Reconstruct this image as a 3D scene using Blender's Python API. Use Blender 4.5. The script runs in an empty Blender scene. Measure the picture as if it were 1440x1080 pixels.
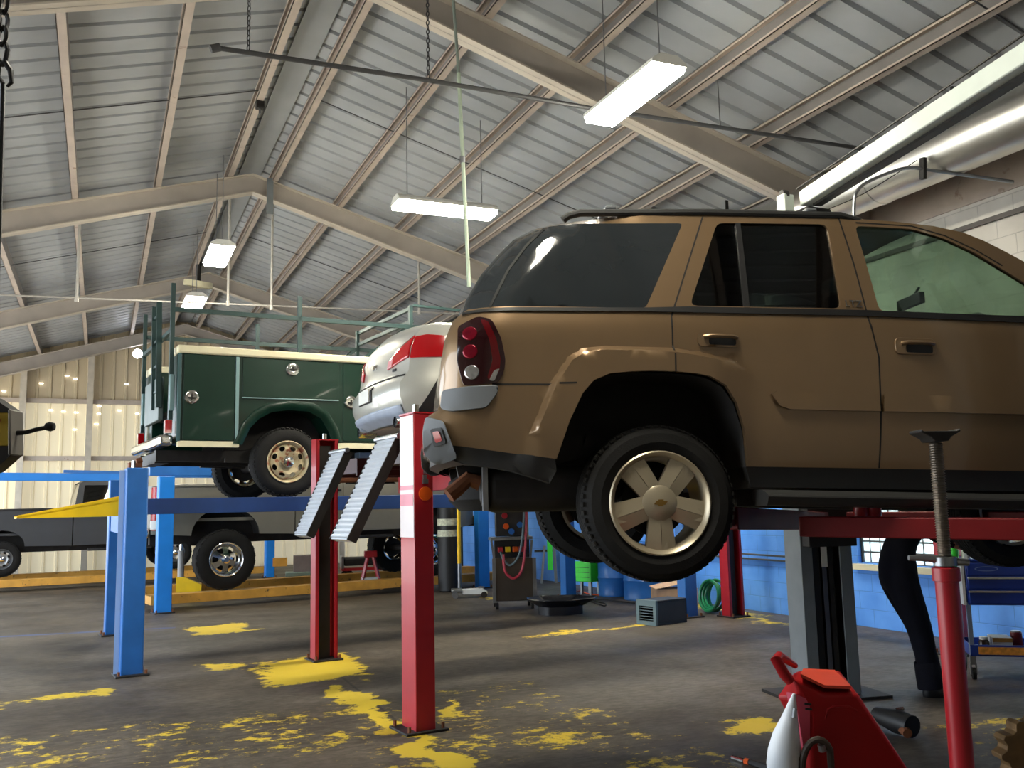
import bpy, bmesh, math, random
from mathutils import Vector, Matrix
from mathutils.geometry import delaunay_2d_cdt
random.seed(7)
sc = bpy.context.scene
COL = sc.collection
PI = math.pi
R_ = math.radians

# ------------------------------------------------------------------ camera
EYE = Vector((0, 0, 1.5))
F = 1300.0
def _camrot():
    r = R_(1.3)
    yh = 725 - math.tan(r) * (720 - 140)
    pitch = math.atan((yh - 540) * math.cos(r) / F)
    up = Vector((-math.sin(r) * math.cos(pitch), math.cos(r) * math.cos(pitch), -math.sin(pitch)))
    v = Vector((140 - 720, 540 - 725, -F)).normalized()
    v = (v - up * v.dot(up)).normalized()
    u = v.cross(up)
    return Matrix((u, v, up))
CR = _camrot()
cam_d = bpy.data.cameras.new('camera'); cam = bpy.data.objects.new('camera', cam_d); COL.objects.link(cam)
cam_d.sensor_width = 36.0; cam_d.lens = F / 1440 * 36; cam_d.clip_start = 0.05; cam_d.clip_end = 300
cam.matrix_world = Matrix.Translation(EYE) @ CR.to_4x4()
sc.camera = cam
def at(px, py, Z):
    """world point measured off the photo at a distance Z along the view axis"""
    return EYE + (CR @ Vector(((px - 720) / F, (540 - py) / F, -1.0))) * Z

# ------------------------------------------------------------------ objects
MW = {}
def _link(o, parent):
    COL.objects.link(o)
    if parent is not None: o.parent = parent
def thing(name, label, cat, loc=(0, 0, 0), rz=0.0, group=None):
    o = bpy.data.objects.new(name, None); COL.objects.link(o)
    o.empty_display_size = 0.1
    o.location = loc; o.rotation_euler = (0, 0, rz)
    MW[o] = Matrix.Translation(Vector(loc)) @ Matrix.Rotation(rz, 4, 'Z')
    tag(o, label, cat, group)
    return o
def tag(o, label, cat, group=None):
    o['label'] = label; o['category'] = cat
    if group: o['group'] = group
    return o
def struct(o, label=None, cat=None):
    o['kind'] = 'structure'
    if label: o['label'] = label
    if cat: o['category'] = cat
    return o

class MB:
    def __init__(s, M=None): s.v = []; s.f = []; s.m = []; s.k = 0; s.M = M
    def add(s, vs, fs):
        b = len(s.v)
        for p in vs:
            p = Vector(p)
            s.v.append(s.M @ p if s.M is not None else p)
        for f in fs: s.f.append([b + i for i in f]); s.m.append(s.k)
        return s
    def box(s, x0, x1, y0, y1, z0, z1):
        return s.add([(x0,y0,z0),(x1,y0,z0),(x1,y1,z0),(x0,y1,z0),(x0,y0,z1),(x1,y0,z1),(x1,y1,z1),(x0,y1,z1)],
              [(0,3,2,1),(4,5,6,7),(0,1,5,4),(1,2,6,5),(2,3,7,6),(3,0,4,7)])
    def bar(s, p, q, w, h, up=(0, 0, 1)):
        p = Vector(p); q = Vector(q); d = (q - p).normalized(); up = Vector(up)
        if abs(d.dot(up)) > .99: up = Vector((1, 0, 0))
        x = d.cross(up).normalized(); z = x.cross(d)
        c = []
        for o in (p, q):
            for a, b in ((-1,-1),(1,-1),(1,1),(-1,1)): c.append(o + x*(a*w/2) + z*(b*h/2))
        return s.add(c, [(0,3,2,1),(4,5,6,7),(0,1,5,4),(1,2,6,5),(2,3,7,6),(3,0,4,7)])
    def tube(s, pts, r, n=8, closed=False, caps=True):
        pts = [Vector(p) for p in pts]; N = len(pts)
        rr = r if isinstance(r, (list, tuple)) else [r] * N
        ref = None; vs = []
        for i, p in enumerate(pts):
            if closed: t = pts[(i+1) % N] - pts[i-1]
            else: t = pts[min(i+1, N-1)] - pts[max(i-1, 0)]
            t.normalize()
            if ref is None:
                ref = Vector((0,0,1)) if abs(t.z) < .9 else Vector((1,0,0))
            x = (ref - t * ref.dot(t)).normalized(); ref = x; y = t.cross(x)
            for k in range(n):
                a = 2*PI*k/n; vs.append(p + (x*math.cos(a) + y*math.sin(a)) * rr[i])
        fs = []
        M = N if closed else N - 1
        for i in range(M):
            for k in range(n):
                a = i*n + k; b = i*n + (k+1) % n; c = ((i+1) % N)*n + (k+1) % n; d = ((i+1) % N)*n + k
                fs.append((a, b, c, d))
        if caps and not closed:
            fs.append(tuple(range(n))[::-1]); fs.append(tuple((N-1)*n + k for k in range(n)))
        return s.add(vs, fs)
    def cyl(s, p, q, r, n=16, r2=None): return s.tube([p, q], [r, r if r2 is None else r2], n)
    def lathe(s, prof, o=(0,0,0), ax=(0,0,1), n=24, closed=True):
        """prof: (radius, height) list"""
        o = Vector(o); ax = Vector(ax).normalized()
        x = ax.orthogonal().normalized(); y = ax.cross(x); vs = []; fs = []
        for r, h in prof:
            for k in range(n):
                a = 2*PI*k/n; vs.append(o + ax*h + (x*math.cos(a) + y*math.sin(a))*r)
        for i in range(len(prof)-1):
            for k in range(n):
                fs.append((i*n+k, i*n+(k+1)%n, (i+1)*n+(k+1)%n, (i+1)*n+k))
        if closed:
            fs.append(tuple(range(n))[::-1]); fs.append(tuple((len(prof)-1)*n+k for k in range(n)))
        return s.add(vs, fs)
    def grid(s, nu, nv, fn, closed_u=False):
        vs = [fn(i/nu, j/nv) for i in range(nu+1) for j in range(nv+1)]
        fs = [(i*(nv+1)+j, i*(nv+1)+j+1, (i+1)*(nv+1)+j+1, (i+1)*(nv+1)+j) for i in range(nu) for j in range(nv)]
        return s.add(vs, fs)
    def prism(s, poly, fa, fb):
        """2d polygon swept from map fa to map fb"""
        n = len(poly); tris = fill(poly)
        vs = [fa(*p) for p in poly] + [fb(*p) for p in poly]
        fs = [t for t in tris] + [tuple(n + i for i in t[::-1]) for t in tris]
        fs += [(i, (i+1) % n, n + (i+1) % n, n + i) for i in range(n)]
        return s.add(vs, fs)
    def sheet(s, outline, holes, step, front, back, extra=(), only=None):
        """flat outline with holes meshed finely, front(s,z)/back(s,z) give its two faces"""
        V, T, loops = mesh2d(outline, holes, step, extra)
        n = len(V)
        vs = [front(*p) for p in V] + [back(*p) for p in V]
        fs = [t for t in T] + [tuple(n + i for i in t[::-1]) for t in T]
        cnt = {}
        for t in T:
            for a, b in ((t[0],t[1]),(t[1],t[2]),(t[2],t[0])):
                cnt[(a,b)] = cnt.get((a,b),0)+1
        for (a,b) in cnt:
            if (b,a) not in cnt: fs.append((b, a, n+a, n+b))
        return s.add(vs, fs)
    def build(s, name, mats, parent=None, bevel=0.0, smooth=35, local=False, seg=2):
        me = bpy.data.meshes.new(name)
        M = None if (local or parent is None) else mw_chain(parent).inverted()
        me.from_pydata([(M @ p if M is not None else p) for p in s.v], [], s.f)
        if not isinstance(mats, (list, tuple)): mats = [mats]
        for m in mats: me.materials.append(m)
        for p, k in zip(me.polygons, s.m): p.material_index = k
        bm = bmesh.new(); bm.from_mesh(me); bmesh.ops.recalc_face_normals(bm, faces=bm.faces); bm.to_mesh(me); bm.free()
        if smooth:
            me.shade_smooth(); me.set_sharp_from_angle(angle=R_(smooth))
        o = bpy.data.objects.new(name, me); _link(o, parent)
        if bevel:
            b = o.modifiers.new('bevel', 'BEVEL'); b.width = bevel; b.segments = seg; b.limit_method = 'ANGLE'; b.angle_limit = R_(40)
            b.harden_normals = False
        return o
def mw_chain(o):
    M = Matrix.Identity(4)
    while o is not None:
        M = MW.get(o, Matrix.Identity(4)) @ M; o = o.parent
    return M

def inside(p, poly):
    x, y = p; c = False; n = len(poly); j = n-1
    for i in range(n):
        xi, yi = poly[i]; xj, yj = poly[j]
        if (yi > y) != (yj > y) and x < (xj-xi)*(y-yi)/(yj-yi)+xi: c = not c
        j = i
    return c
def segdist(p, poly, closed=True):
    best = 1e9; n = len(poly)
    for i in range(n if closed else n-1):
        ax, ay = poly[i]; bx, by = poly[(i+1) % n]
        dx, dy = bx-ax, by-ay; L = dx*dx+dy*dy
        t = 0 if L == 0 else max(0, min(1, ((p[0]-ax)*dx+(p[1]-ay)*dy)/L))
        d = math.hypot(p[0]-ax-t*dx, p[1]-ay-t*dy)
        if d < best: best = d
    return best
def fill(poly):
    n = len(poly)
    r = delaunay_2d_cdt([Vector(p) for p in poly], [(i, (i+1) % n) for i in range(n)], [], 0, 1e-6)
    out = []
    for t in r[2]:
        c = (sum(r[0][i][0] for i in t)/3, sum(r[0][i][1] for i in t)/3)
        if inside(c, poly): out.append(tuple(r[3][i][0] for i in t))
    return out
def refine(poly, step):
    out = []
    for i, p in enumerate(poly):
        q = poly[(i+1) % len(poly)]; d = math.hypot(q[0]-p[0], q[1]-p[1]); k = max(1, int(d/step+.5))
        for j in range(k): out.append((p[0]+(q[0]-p[0])*j/k, p[1]+(q[1]-p[1])*j/k))
    return out
def mesh2d(outline, holes, step, extra=()):
    V = []; E = []
    loops = [refine(outline, step)] + [refine(h, step) for h in holes]
    for L in loops:
        b = len(V); V += L; E += [(b+i, b+(i+1) % len(L)) for i in range(len(L))]
    xs = [p[0] for p in outline]; ys = [p[1] for p in outline]
    nx = int((max(xs)-min(xs))/step); ny = int((max(ys)-min(ys))/step)
    cand = [(min(xs)+step*(i+.5+.25*(j % 2)), min(ys)+step*(j+.5)) for i in range(nx+1) for j in range(ny+1)] + list(extra)
    for p in cand:
        if inside(p, outline) and not any(inside(p, h) for h in holes):
            if min(segdist(p, L) for L in (outline, *holes)) > step*.35: V.append(p)
    r = delaunay_2d_cdt([Vector(p) for p in V], E, [], 0, 1e-7)
    P = [tuple(v) for v in r[0]]; T = []
    for t in r[2]:
        c = (sum(P[i][0] for i in t)/3, sum(P[i][1] for i in t)/3)
        if inside(c, outline) and not any(inside(c, h) for h in holes): T.append(tuple(t))
    return P, T, loops
def rnd(poly, r, n=3):
    """round the corners of a 2d polygon"""
    out = []; N = len(poly)
    for i in range(N):
        p = Vector(poly[i]); a = Vector(poly[i-1]); b = Vector(poly[(i+1) % N])
        da = (a-p); db = (b-p)
        ra = min(r, da.length*.45); rb = min(r, db.length*.45)
        A = p + da.normalized()*ra; B = p + db.normalized()*rb
        for k in range(n+1):
            t = k/n; q = A*(1-t)**2 + p*2*t*(1-t) + B*t*t
            out.append((q.x, q.y))
    return out
def interp(tab, x):
    if x <= tab[0][0]: return tab[0][1]
    for (a, b), (c, d) in zip(tab, tab[1:]):
        if x <= c: return b + (d-b)*(x-a)/(c-a)
    return tab[-1][1]
def sstep(a, b, x):
    t = max(0, min(1, (x-a)/(b-a))); return t*t*(3-2*t)
def arc(cx, cz, r, a0, a1, n):
    return [(cx + r*math.cos(R_(a0+(a1-a0)*i/n)), cz + r*math.sin(R_(a0+(a1-a0)*i/n))) for i in range(n+1)]
def smooth(pts, k=6):
    pts = [Vector(p) for p in pts]; out = []
    for i in range(len(pts)-1):
        p0 = pts[max(0, i-1)]; p1 = pts[i]; p2 = pts[i+1]; p3 = pts[min(len(pts)-1, i+2)]
        for j in range(k):
            t = j/k; out.append(.5*((2*p1)+(p2-p0)*t+(2*p0-5*p1+4*p2-p3)*t*t+(3*p1-p0-3*p2+p3)*t**3))
    return out + [pts[-1]]
def catenary(p, q, sag, n=12):
    p = Vector(p); q = Vector(q)
    return [p.lerp(q, i/n) - Vector((0, 0, sag*4*(i/n)*(1-i/n))) for i in range(n+1)]

# ------------------------------------------------------------------ materials
def lin(c):
    return tuple(((x/255)/12.92 if x/255 <= .04045 else ((x/255+.055)/1.055)**2.4) for x in c) + (1,)
MATS = {}
def pm(name, rgb, rough=.5, metal=0.0, var=.12, scale=5.0, bump=0.0, coat=0.0, rust=None, rust_amt=.35, spec=.5):
    """principled material whose colour and gloss wander a little with noise (dust, wear)"""
    if name in MATS: return MATS[name]
    m = bpy.data.materials.new(name); m.use_nodes = True; MATS[name] = m
    nt = m.node_tree; N = nt.nodes; L = nt.links; b = N['Principled BSDF']
    tc = N.new('ShaderNodeTexCoord'); nz = N.new('ShaderNodeTexNoise'); nz.inputs['Scale'].default_value = scale; nz.inputs['Detail'].default_value = 5
    L.new(tc.outputs['Object'], nz.inputs['Vector'])
    cr = N.new('ShaderNodeValToRGB'); c = lin(rgb)
    cr.color_ramp.elements[0].position = .3; cr.color_ramp.elements[1].position = .7
    cr.color_ramp.elements[0].color = tuple(x*(1-var) for x in c[:3]) + (1,)
    cr.color_ramp.elements[1].color = tuple(min(1, x*(1+var)) for x in c[:3]) + (1,)
    L.new(nz.outputs['Fac'], cr.inputs['Fac']); out = cr.outputs['Color']
    if rust:
        n2 = N.new('ShaderNodeTexNoise'); n2.inputs['Scale'].default_value = scale*2.3; n2.inputs['Detail'].default_value = 8
        L.new(tc.outputs['Object'], n2.inputs['Vector'])
        r2 = N.new('ShaderNodeValToRGB'); r2.color_ramp.elements[0].position = 1-rust_amt-.05; r2.color_ramp.elements[1].position = 1-rust_amt+.05
        mx = N.new('ShaderNodeMix'); mx.data_type = 'RGBA'
        L.new(n2.outputs['Fac'], r2.inputs['Fac']); L.new(r2.outputs['Color'], mx.inputs[0]); L.new(out, mx.inputs[6]); mx.inputs[7].default_value = lin(rust); out = mx.outputs[2]
    L.new(out, b.inputs['Base Color'])
    b.inputs['Roughness'].default_value = rough; b.inputs['Metallic'].default_value = metal
    b.inputs['Specular IOR Level'].default_value = spec
    if coat: b.inputs['Coat Weight'].default_value = coat; b.inputs['Coat Roughness'].default_value = .05
    if bump:
        bp = N.new('ShaderNodeBump'); bp.inputs['Strength'].default_value = bump; bp.inputs['Distance'].default_value = .01
        n3 = N.new('ShaderNodeTexNoise'); n3.inputs['Scale'].default_value = scale*8; L.new(tc.outputs['Object'], n3.inputs['Vector'])
        L.new(n3.outputs['Fac'], bp.inputs['Height']); L.new(bp.outputs['Normal'], b.inputs['Normal'])
    return m
def glass(name, tint, rough=.02, trans=.9):
    """thin tinted pane: sees through, tinted, with a mirror sheen"""
    m = bpy.data.materials.new(name); m.use_nodes = True; MATS[name] = m
    nt = m.node_tree; N = nt.nodes; L = nt.links; N.remove(N['Principled BSDF'])
    t = N.new('ShaderNodeBsdfTransparent'); t.inputs['Color'].default_value = tint
    g = N.new('ShaderNodeBsdfGlossy'); g.inputs['Roughness'].default_value = rough; g.inputs['Color'].default_value = (.9,.9,.9,1)
    lw = N.new('ShaderNodeLayerWeight'); lw.inputs['Blend'].default_value = .5
    pw = N.new('ShaderNodeMath'); pw.operation = 'POWER'; pw.inputs[1].default_value = 4; L.new(lw.outputs['Facing'], pw.inputs[0])
    ad = N.new('ShaderNodeMath'); ad.operation = 'MULTIPLY_ADD'; ad.inputs[1].default_value = .85; ad.inputs[2].default_value = .06; ad.use_clamp = True; L.new(pw.outputs[0], ad.inputs[0])
    mx = N.new('ShaderNodeMixShader'); L.new(ad.outputs[0], mx.inputs[0]); L.new(t.outputs[0], mx.inputs[1]); L.new(g.outputs[0], mx.inputs[2])
    L.new(mx.outputs[0], N['Material Output'].inputs['Surface'])
    return m
def emit(name, rgb, strength):
    m = bpy.data.materials.new(name); m.use_nodes = True; MATS[name] = m
    b = m.node_tree.nodes['Principled BSDF']
    b.inputs['Base Color'].default_value = (.9,.9,.9,1)
    b.inputs['Emission Color'].default_value = lin(rgb); b.inputs['Emission Strength'].default_value = strength
    return m
RED = pm('lift_red_paint', (172, 30, 40), .38, var=.1, coat=.15)
BLUE = pm('lift_blue_paint', (38, 104, 178), .4, var=.1, coat=.1)
BLUE_B = pm('bright_blue_paint', (30, 125, 215), .42, var=.06)
GREY = pm('lift_grey_paint', (118, 124, 128), .42)
LGREY = pm('lift_light_grey_paint', (206, 214, 206), .75, var=.04, spec=.2)
BLACK = pm('black_plastic', (18, 18, 20), .5, var=.2)
DARK = pm('dark_grime_steel', (38, 35, 33), .6, metal=.3, var=.3, scale=9)
RUBBER = pm('tyre_rubber', (20, 19, 18), .8, var=.2, scale=14, bump=.2, spec=.3)
CHROME = pm('chrome', (225, 225, 222), .12, metal=1, var=.03)
STEEL = pm('worn_steel', (150, 152, 155), .35, metal=.9, var=.15)
WHITE = pm('white_enamel', (228, 228, 222), .35, var=.04)
YELLOW = pm('yellow_paint', (246, 200, 20), .4, var=.08)
OCHRE = pm('ochre_runway_paint', (205, 150, 62), .5, var=.15, rust=(60, 45, 38), rust_amt=.32)
RUST = pm('rusty_steel', (120, 72, 44), .7, metal=.3, var=.3, scale=8)
GREENP = pm('neon_green_plastic', (60, 214, 60), .4, var=.05)
ORANGE = pm('orange_reflector', (225, 90, 25), .3, var=.04)
CREAM = pm('cream_enamel', (222, 214, 180), .45, var=.06)
SKY, SUN, LAMP, EXPO, GABLE = 4.2, 8.0, 78.0, 0.7, .06
# ================================================================== THE SETTING
# x runs across the hall towards the block wall, y down its length, the ridge stands over x = 2
RX, WR, WL, Y0, Y1 = 2.0, 8.3, -4.3, -4.0, 26.9
SLOPE = .285
def zr(x, top=6.88): return top - SLOPE*abs(x-RX)

# ---- floor: worn concrete with flaking yellow bay paint
def floor_mat():
    m = bpy.data.materials.new('worn_concrete_floor'); m.use_nodes = True
    nt = m.node_tree; N = nt.nodes; L = nt.links; b = N['Principled BSDF']
    tc = N.new('ShaderNodeTexCoord'); sep = N.new('ShaderNodeSeparateXYZ'); L.new(tc.outputs['Object'], sep.inputs[0])
    def noise(scale, detail=6, rough=.6, sx=1, sy=1):
        mp = N.new('ShaderNodeMapping'); mp.inputs['Scale'].default_value = (sx, sy, 1); L.new(tc.outputs['Object'], mp.inputs[0])
        n = N.new('ShaderNodeTexNoise'); n.inputs['Scale'].default_value = scale; n.inputs['Detail'].default_value = detail; n.inputs['Roughness'].default_value = rough
        L.new(mp.outputs[0], n.inputs['Vector']); return n.outputs['Fac']
    def ma(op, a, b=None, clamp=False):
        n = N.new('ShaderNodeMath'); n.operation = op; n.use_clamp = clamp
        for i, v in enumerate((a, b)):
            if v is None: continue
            if isinstance(v, (int, float)): n.inputs[i].default_value = v
            else: L.new(v, n.inputs[i])
        return n.outputs[0]
    X, Y = sep.outputs['X'], sep.outputs['Y']
    wob = ma('MULTIPLY', ma('SUBTRACT', noise(1.6, 4), .5), .9)
    def box(x0, x1, y0, y1, ang=0.0, soft=.25, amt=1.0, wobble=1.0):
        cx, cy = (x0+x1)/2, (y0+y1)/2; ca, sa = math.cos(R_(ang)), math.sin(R_(ang))
        dx = ma('SUBTRACT', X, cx); dy = ma('SUBTRACT', Y, cy)
        u = ma('ADD', ma('MULTIPLY', dx, ca), ma('MULTIPLY', dy, sa)); v = ma('SUBTRACT', ma('MULTIPLY', dy, ca), ma('MULTIPLY', dx, sa))
        w = ma('MULTIPLY', wob, wobble)
        qx = ma('SUBTRACT', (x1-x0)/2, ma('ABSOLUTE', ma('ADD', u, w))); qy = ma('SUBTRACT', (y1-y0)/2, ma('ABSOLUTE', ma('ADD', v, w)))
        q = ma('DIVIDE', ma('MINIMUM', qx, qy), soft)
        return ma('MULTIPLY', ma('MINIMUM', ma('MAXIMUM', q, 0.0), 1.0), amt)
    regs = [box(.75, 3.05, 7.7, 10.6, 0, 1.0, .76), box(1.45, 2.4, 4.7, 8.6, 0, .45, .67), box(2.1, 2.9, 6.2, 7.4, 0, .4, .64),
            box(3.3, 4.85, 4.5, 6.1, 8, .75, .67), box(.75, 2.25, 12.1, 13.6, 6, .45, .71), box(-1.6, .7, 8.2, 9.5, 5, .6, .61), box(.5, 1.8, 9.1, 10.3, 5, .5, .62),
            box(7.1, 8.2, 8.6, 10.4, 0, .5, .61), box(4.0, 6.8, 9.5, 10.6, 5, .5, .575), box(5.4, 7.2, 13.8, 15.2, 0, .5, .56), box(-2, 4.4, 2.6, 8.4, 0, 1.0, .505), box(4.2, 7.4, 3.5, 5.2, 0, .6, .53), box(7.6, 8.3, 9.8, 12.6, 0, .2, .58)]
    reg = regs[0]
    for r in regs[1:]: reg = ma('MAXIMUM', reg, r)
    worn = ma('ADD', ma('MULTIPLY', noise(7.5, 10, .75, 1, 1.3), .62), ma('MULTIPLY', noise(1.5, 5), .46))   # ~ .3 .. .8
    ymask = ma('MULTIPLY', ma('SUBTRACT', ma('MULTIPLY', reg, 1.0), worn), 22, True)
    ymask = ma('MINIMUM', ma('MAXIMUM', ymask, 0.0), 1.0)
    cr = N.new('ShaderNodeValToRGB'); L.new(noise(.7, 8, .65), cr.inputs[0])
    cr.color_ramp.elements[0].position = .3; cr.color_ramp.elements[0].color = lin((64, 56, 47))
    cr.color_ramp.elements[1].position = .72; cr.color_ramp.elements[1].color = lin((118, 109, 96))
    sp = N.new('ShaderNodeValToRGB'); L.new(noise(9, 8, .7, 1, 2.2), sp.inputs[0])
    sp.color_ramp.elements[0].position = .42; sp.color_ramp.elements[0].color = (.55, .53, .5, 1); sp.color_ramp.elements[1].position = .62; sp.color_ramp.elements[1].color = (1, 1, 1, 1)
    m1 = N.new('ShaderNodeMix'); m1.data_type = 'RGBA'; m1.blend_type = 'MULTIPLY'; m1.inputs[0].default_value = 1
    L.new(cr.outputs[0], m1.inputs[6]); L.new(sp.outputs[0], m1.inputs[7])
    # faint blue bay line and the dark saw-cut joint
    bl = ma('MULTIPLY', box(-2.6, 1.0, 13.58, 13.72, -9, .02, 1.0, .03), ma('MULTIPLY', ma('SUBTRACT', noise(4, 8), .36), 6, True), True)
    m2 = N.new('ShaderNodeMix'); m2.data_type = 'RGBA'; L.new(bl, m2.inputs[0]); L.new(m1.outputs[2], m2.inputs[6]); m2.inputs[7].default_value = lin((70, 90, 135))
    jt = ma('MAXIMUM', box(1.985, 2.015, 3.5, 10.4, -2, .006, .8, .012), box(-4, 8.3, 14.18, 14.21, 0, .006, .7, .01))
    m3 = N.new('ShaderNodeMix'); m3.data_type = 'RGBA'; L.new(jt, m3.inputs[0]); L.new(m2.outputs[2], m3.inputs[6]); m3.inputs[7].default_value = lin((35, 32, 30))
    m4 = N.new('ShaderNodeMix'); m4.data_type = 'RGBA'; L.new(ymask, m4.inputs[0]); L.new(m3.outputs[2], m4.inputs[6]); m4.inputs[7].default_value = lin((214, 184, 52))
    L.new(m4.outputs[2], b.inputs['Base Color'])
    rr = N.new('ShaderNodeMapRange'); L.new(noise(1.3, 6), rr.inputs[0]); rr.inputs[1].default_value = .3; rr.inputs[2].default_value = .7; rr.inputs[3].default_value = .42; rr.inputs[4].default_value = .68
    L.new(rr.outputs[0], b.inputs['Roughness']); b.inputs['Specular IOR Level'].default_value = .35
    bp = N.new('ShaderNodeBump'); bp.inputs['Strength'].default_value = .15; bp.inputs['Distance'].default_value = .01
    L.new(noise(14, 8), bp.inputs['Height']); L.new(bp.outputs[0], b.inputs['Normal'])
    return m
struct(MB().box(WL-.1, WR+.1, Y0-.1, Y1+.1, -.15, 0).build('floor', floor_mat(), smooth=0))
struct(MB().box(-40, WL-.1, Y0-15, Y1+15, -.25, -.1).build('ground_outside', pm('sunlit_concrete_yard', (190, 186, 178), .8, var=.1, scale=.6), smooth=0))

# ---- roof: ribbed sheet, ribs run down the slope
ROOF_L = pm('roof_sheet_metal', (168, 172, 176), .55, metal=.0, var=.12, scale=1.4)
def roof_side(name, x0, x1):
    b = MB(); ys = []; y = Y0
    while y < Y1 + .2:
        ys += [(y, 0), (y+.262, 0), (y+.28, .045), (y+.317, .045)]
        y += .335
    vs = []; n = len(ys)
    for yy, dz in ys: vs += [(x0, yy, zr(x0)+dz), (x1, yy, zr(x1)+dz)]
    for yy, dz in ys: vs += [(x0, yy, zr(x0)+dz+.012), (x1, yy, zr(x1)+dz+.012)]
    fs = []
    for i in range(n-1):
        fs += [(2*i, 2*i+1, 2*i+3, 2*i+2), (2*n+2*i, 2*n+2*i+2, 2*n+2*i+3, 2*n+2*i+1)]
    b.add(vs, fs)
    return struct(b.build(name, ROOF_L, smooth=0))
roof_side('ceiling_left', WL-.5, RX); roof_side('ceiling_right', WR+.4, RX)
struct(MB().box(RX-.16, RX+.16, Y0, Y1, 6.80, 6.825).build('trim_1', ROOF_L))
# purlins
PUR = pm('purlin_primer', (186, 172, 160), .6, var=.12, scale=3, rust=(140, 112, 98), rust_amt=.3)
PURW = pm('purlin_web_shade', (128, 124, 122), .55, var=.12, scale=3)  # web grey darkened to stand for shade inside the channel
for x in (-3.7, -2.62, -1.55, -.47, .63, 1.66, 2.33, 3.36, 4.40, 5.48, 6.53, 7.58):
    zt = zr(x) - .002; b = MB(); h = .19; w = .088; t = .008
    x1 = x + w/2; x0 = x - w/2
    b.box(x0, x1, Y0, Y1, zt-h, zt-h+t); b.box(x0, x1, Y0, Y1, zt-t, zt)
    b.box(x0, x0+t, Y0, Y1, zt-h, zt-h+.03); b.box(x0, x0+t, Y0, Y1, zt-.03, zt)
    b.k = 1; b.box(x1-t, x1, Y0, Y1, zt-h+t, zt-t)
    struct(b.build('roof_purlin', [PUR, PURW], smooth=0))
# rafters (portal frames)
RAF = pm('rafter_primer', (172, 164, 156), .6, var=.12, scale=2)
RAFF = pm('rafter_flange_lit', (196, 186, 172), .55, var=.08, scale=3)  # flange colour lightened to stand for light caught along its edge
for y in (1.7, 8.0, 14.2, 20.6, 26.55):
    b = MB()
    for xe in (WL, WR):
        top = lambda x: zr(x) - .195
        d = .30; hw = .085; t = .018
        for (za, zb, w0, w1) in ((-t, 0, -hw, hw), (-d, -d+t, -hw, hw), (-d, 0, -.006, .006)):
            vs = []
            for x in (RX, xe):
                dd = 0 if x == RX else -.10
                lo = top(x)+za + (dd if za == -d else 0); hi = top(x)+zb + (dd if zb == -d+t else 0)
                vs += [(x, y+w0, lo), (x, y+w1, lo), (x, y+w1, hi), (x, y+w0, hi)]
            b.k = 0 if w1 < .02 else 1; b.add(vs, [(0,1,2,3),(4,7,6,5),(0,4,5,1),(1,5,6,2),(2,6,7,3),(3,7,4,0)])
    struct(b.build('roof_rafter', [RAF, RAFF], smooth=0))
    struct(MB().box(WL+.02, WL+.22, y-.085, y+.085, 0, zr(WL)-.3).build('wall_column', RAF))
# ridge clip brackets seen hanging by the second rafter
# ---- right wall: painted block below, pale above, with a steel window band
def block_mat():
    m = bpy.data.materials.new('painted_block_wall'); m.use_nodes = True
    nt = m.node_tree; N = nt.nodes; L = nt.links; b = N['Principled BSDF']
    tc = N.new('ShaderNodeTexCoord'); sep = N.new('ShaderNodeSeparateXYZ'); L.new(tc.outputs['Object'], sep.inputs[0])
    cb = N.new('ShaderNodeCombineXYZ'); L.new(sep.outputs['Y'], cb.inputs[0]); L.new(sep.outputs['Z'], cb.inputs[1])
    br = N.new('ShaderNodeTexBrick'); L.new(cb.outputs[0], br.inputs['Vector']); br.inputs['Scale'].default_value = 1
    br.inputs['Brick Width'].default_value = .41; br.inputs['Row Height'].default_value = .205; br.inputs['Mortar Size'].default_value = .006; br.inputs['Mortar Smooth'].default_value = .6
    gt = N.new('ShaderNodeMath'); gt.operation = 'GREATER_THAN'; L.new(sep.outputs['Z'], gt.inputs[0]); gt.inputs[1].default_value = 2.02
    nz = N.new('ShaderNodeTexNoise'); nz.inputs['Scale'].default_value = 1.7; nz.inputs['Detail'].default_value = 7; L.new(tc.outputs['Object'], nz.inputs['Vector'])
    def ramp(a, c):
        r = N.new('ShaderNodeValToRGB'); r.color_ramp.elements[0].position = .35; r.color_ramp.elements[1].position = .62
        r.color_ramp.elements[0].color = lin(a); r.color_ramp.elements[1].color = lin(c); L.new(nz.outputs[0], r.inputs[0]); return r.outputs[0]
    mx = N.new('ShaderNodeMix'); mx.data_type = 'RGBA'; L.new(gt.outputs[0], mx.inputs[0]); L.new(ramp((76, 142, 230), (102, 166, 248)), mx.inputs[6]); L.new(ramp((196, 190, 180), (222, 216, 206)), mx.inputs[7])
    mm = N.new('ShaderNodeMix'); mm.data_type = 'RGBA'; mm.blend_type = 'MULTIPLY'; mm.inputs[0].default_value = .22
    L.new(mx.outputs[2], mm.inputs[6]); iv = N.new('ShaderNodeInvert'); L.new(br.outputs['Fac'], iv.inputs['Color']); L.new(iv.outputs[0], mm.inputs[7])
    L.new(mm.outputs[2], b.inputs['Base Color']); b.inputs['Roughness'].default_value = .6
    bp = N.new('ShaderNodeBump'); bp.inputs['Strength'].default_value = .4; bp.inputs['Distance'].default_value = .006; bp.invert = True
    L.new(br.outputs['Fac'], bp.inputs['Height']); L.new(bp.outputs[0], b.inputs['Normal'])
    return m
WY0, WY1, WZ0, WZ1 = 4.2, 8.60, .74, 1.75
b = MB()
for (ya, yb, za, zb) in ((Y0, WY0, 0, 4.55), (WY1, Y1, 0, 4.55), (WY0, WY1, 0, WZ0), (WY0, WY1, WZ1, 4.55)): b.box(WR, WR+.2, ya, yb, za, zb)
struct(b.build('wall_right', block_mat(), smooth=0))
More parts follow.
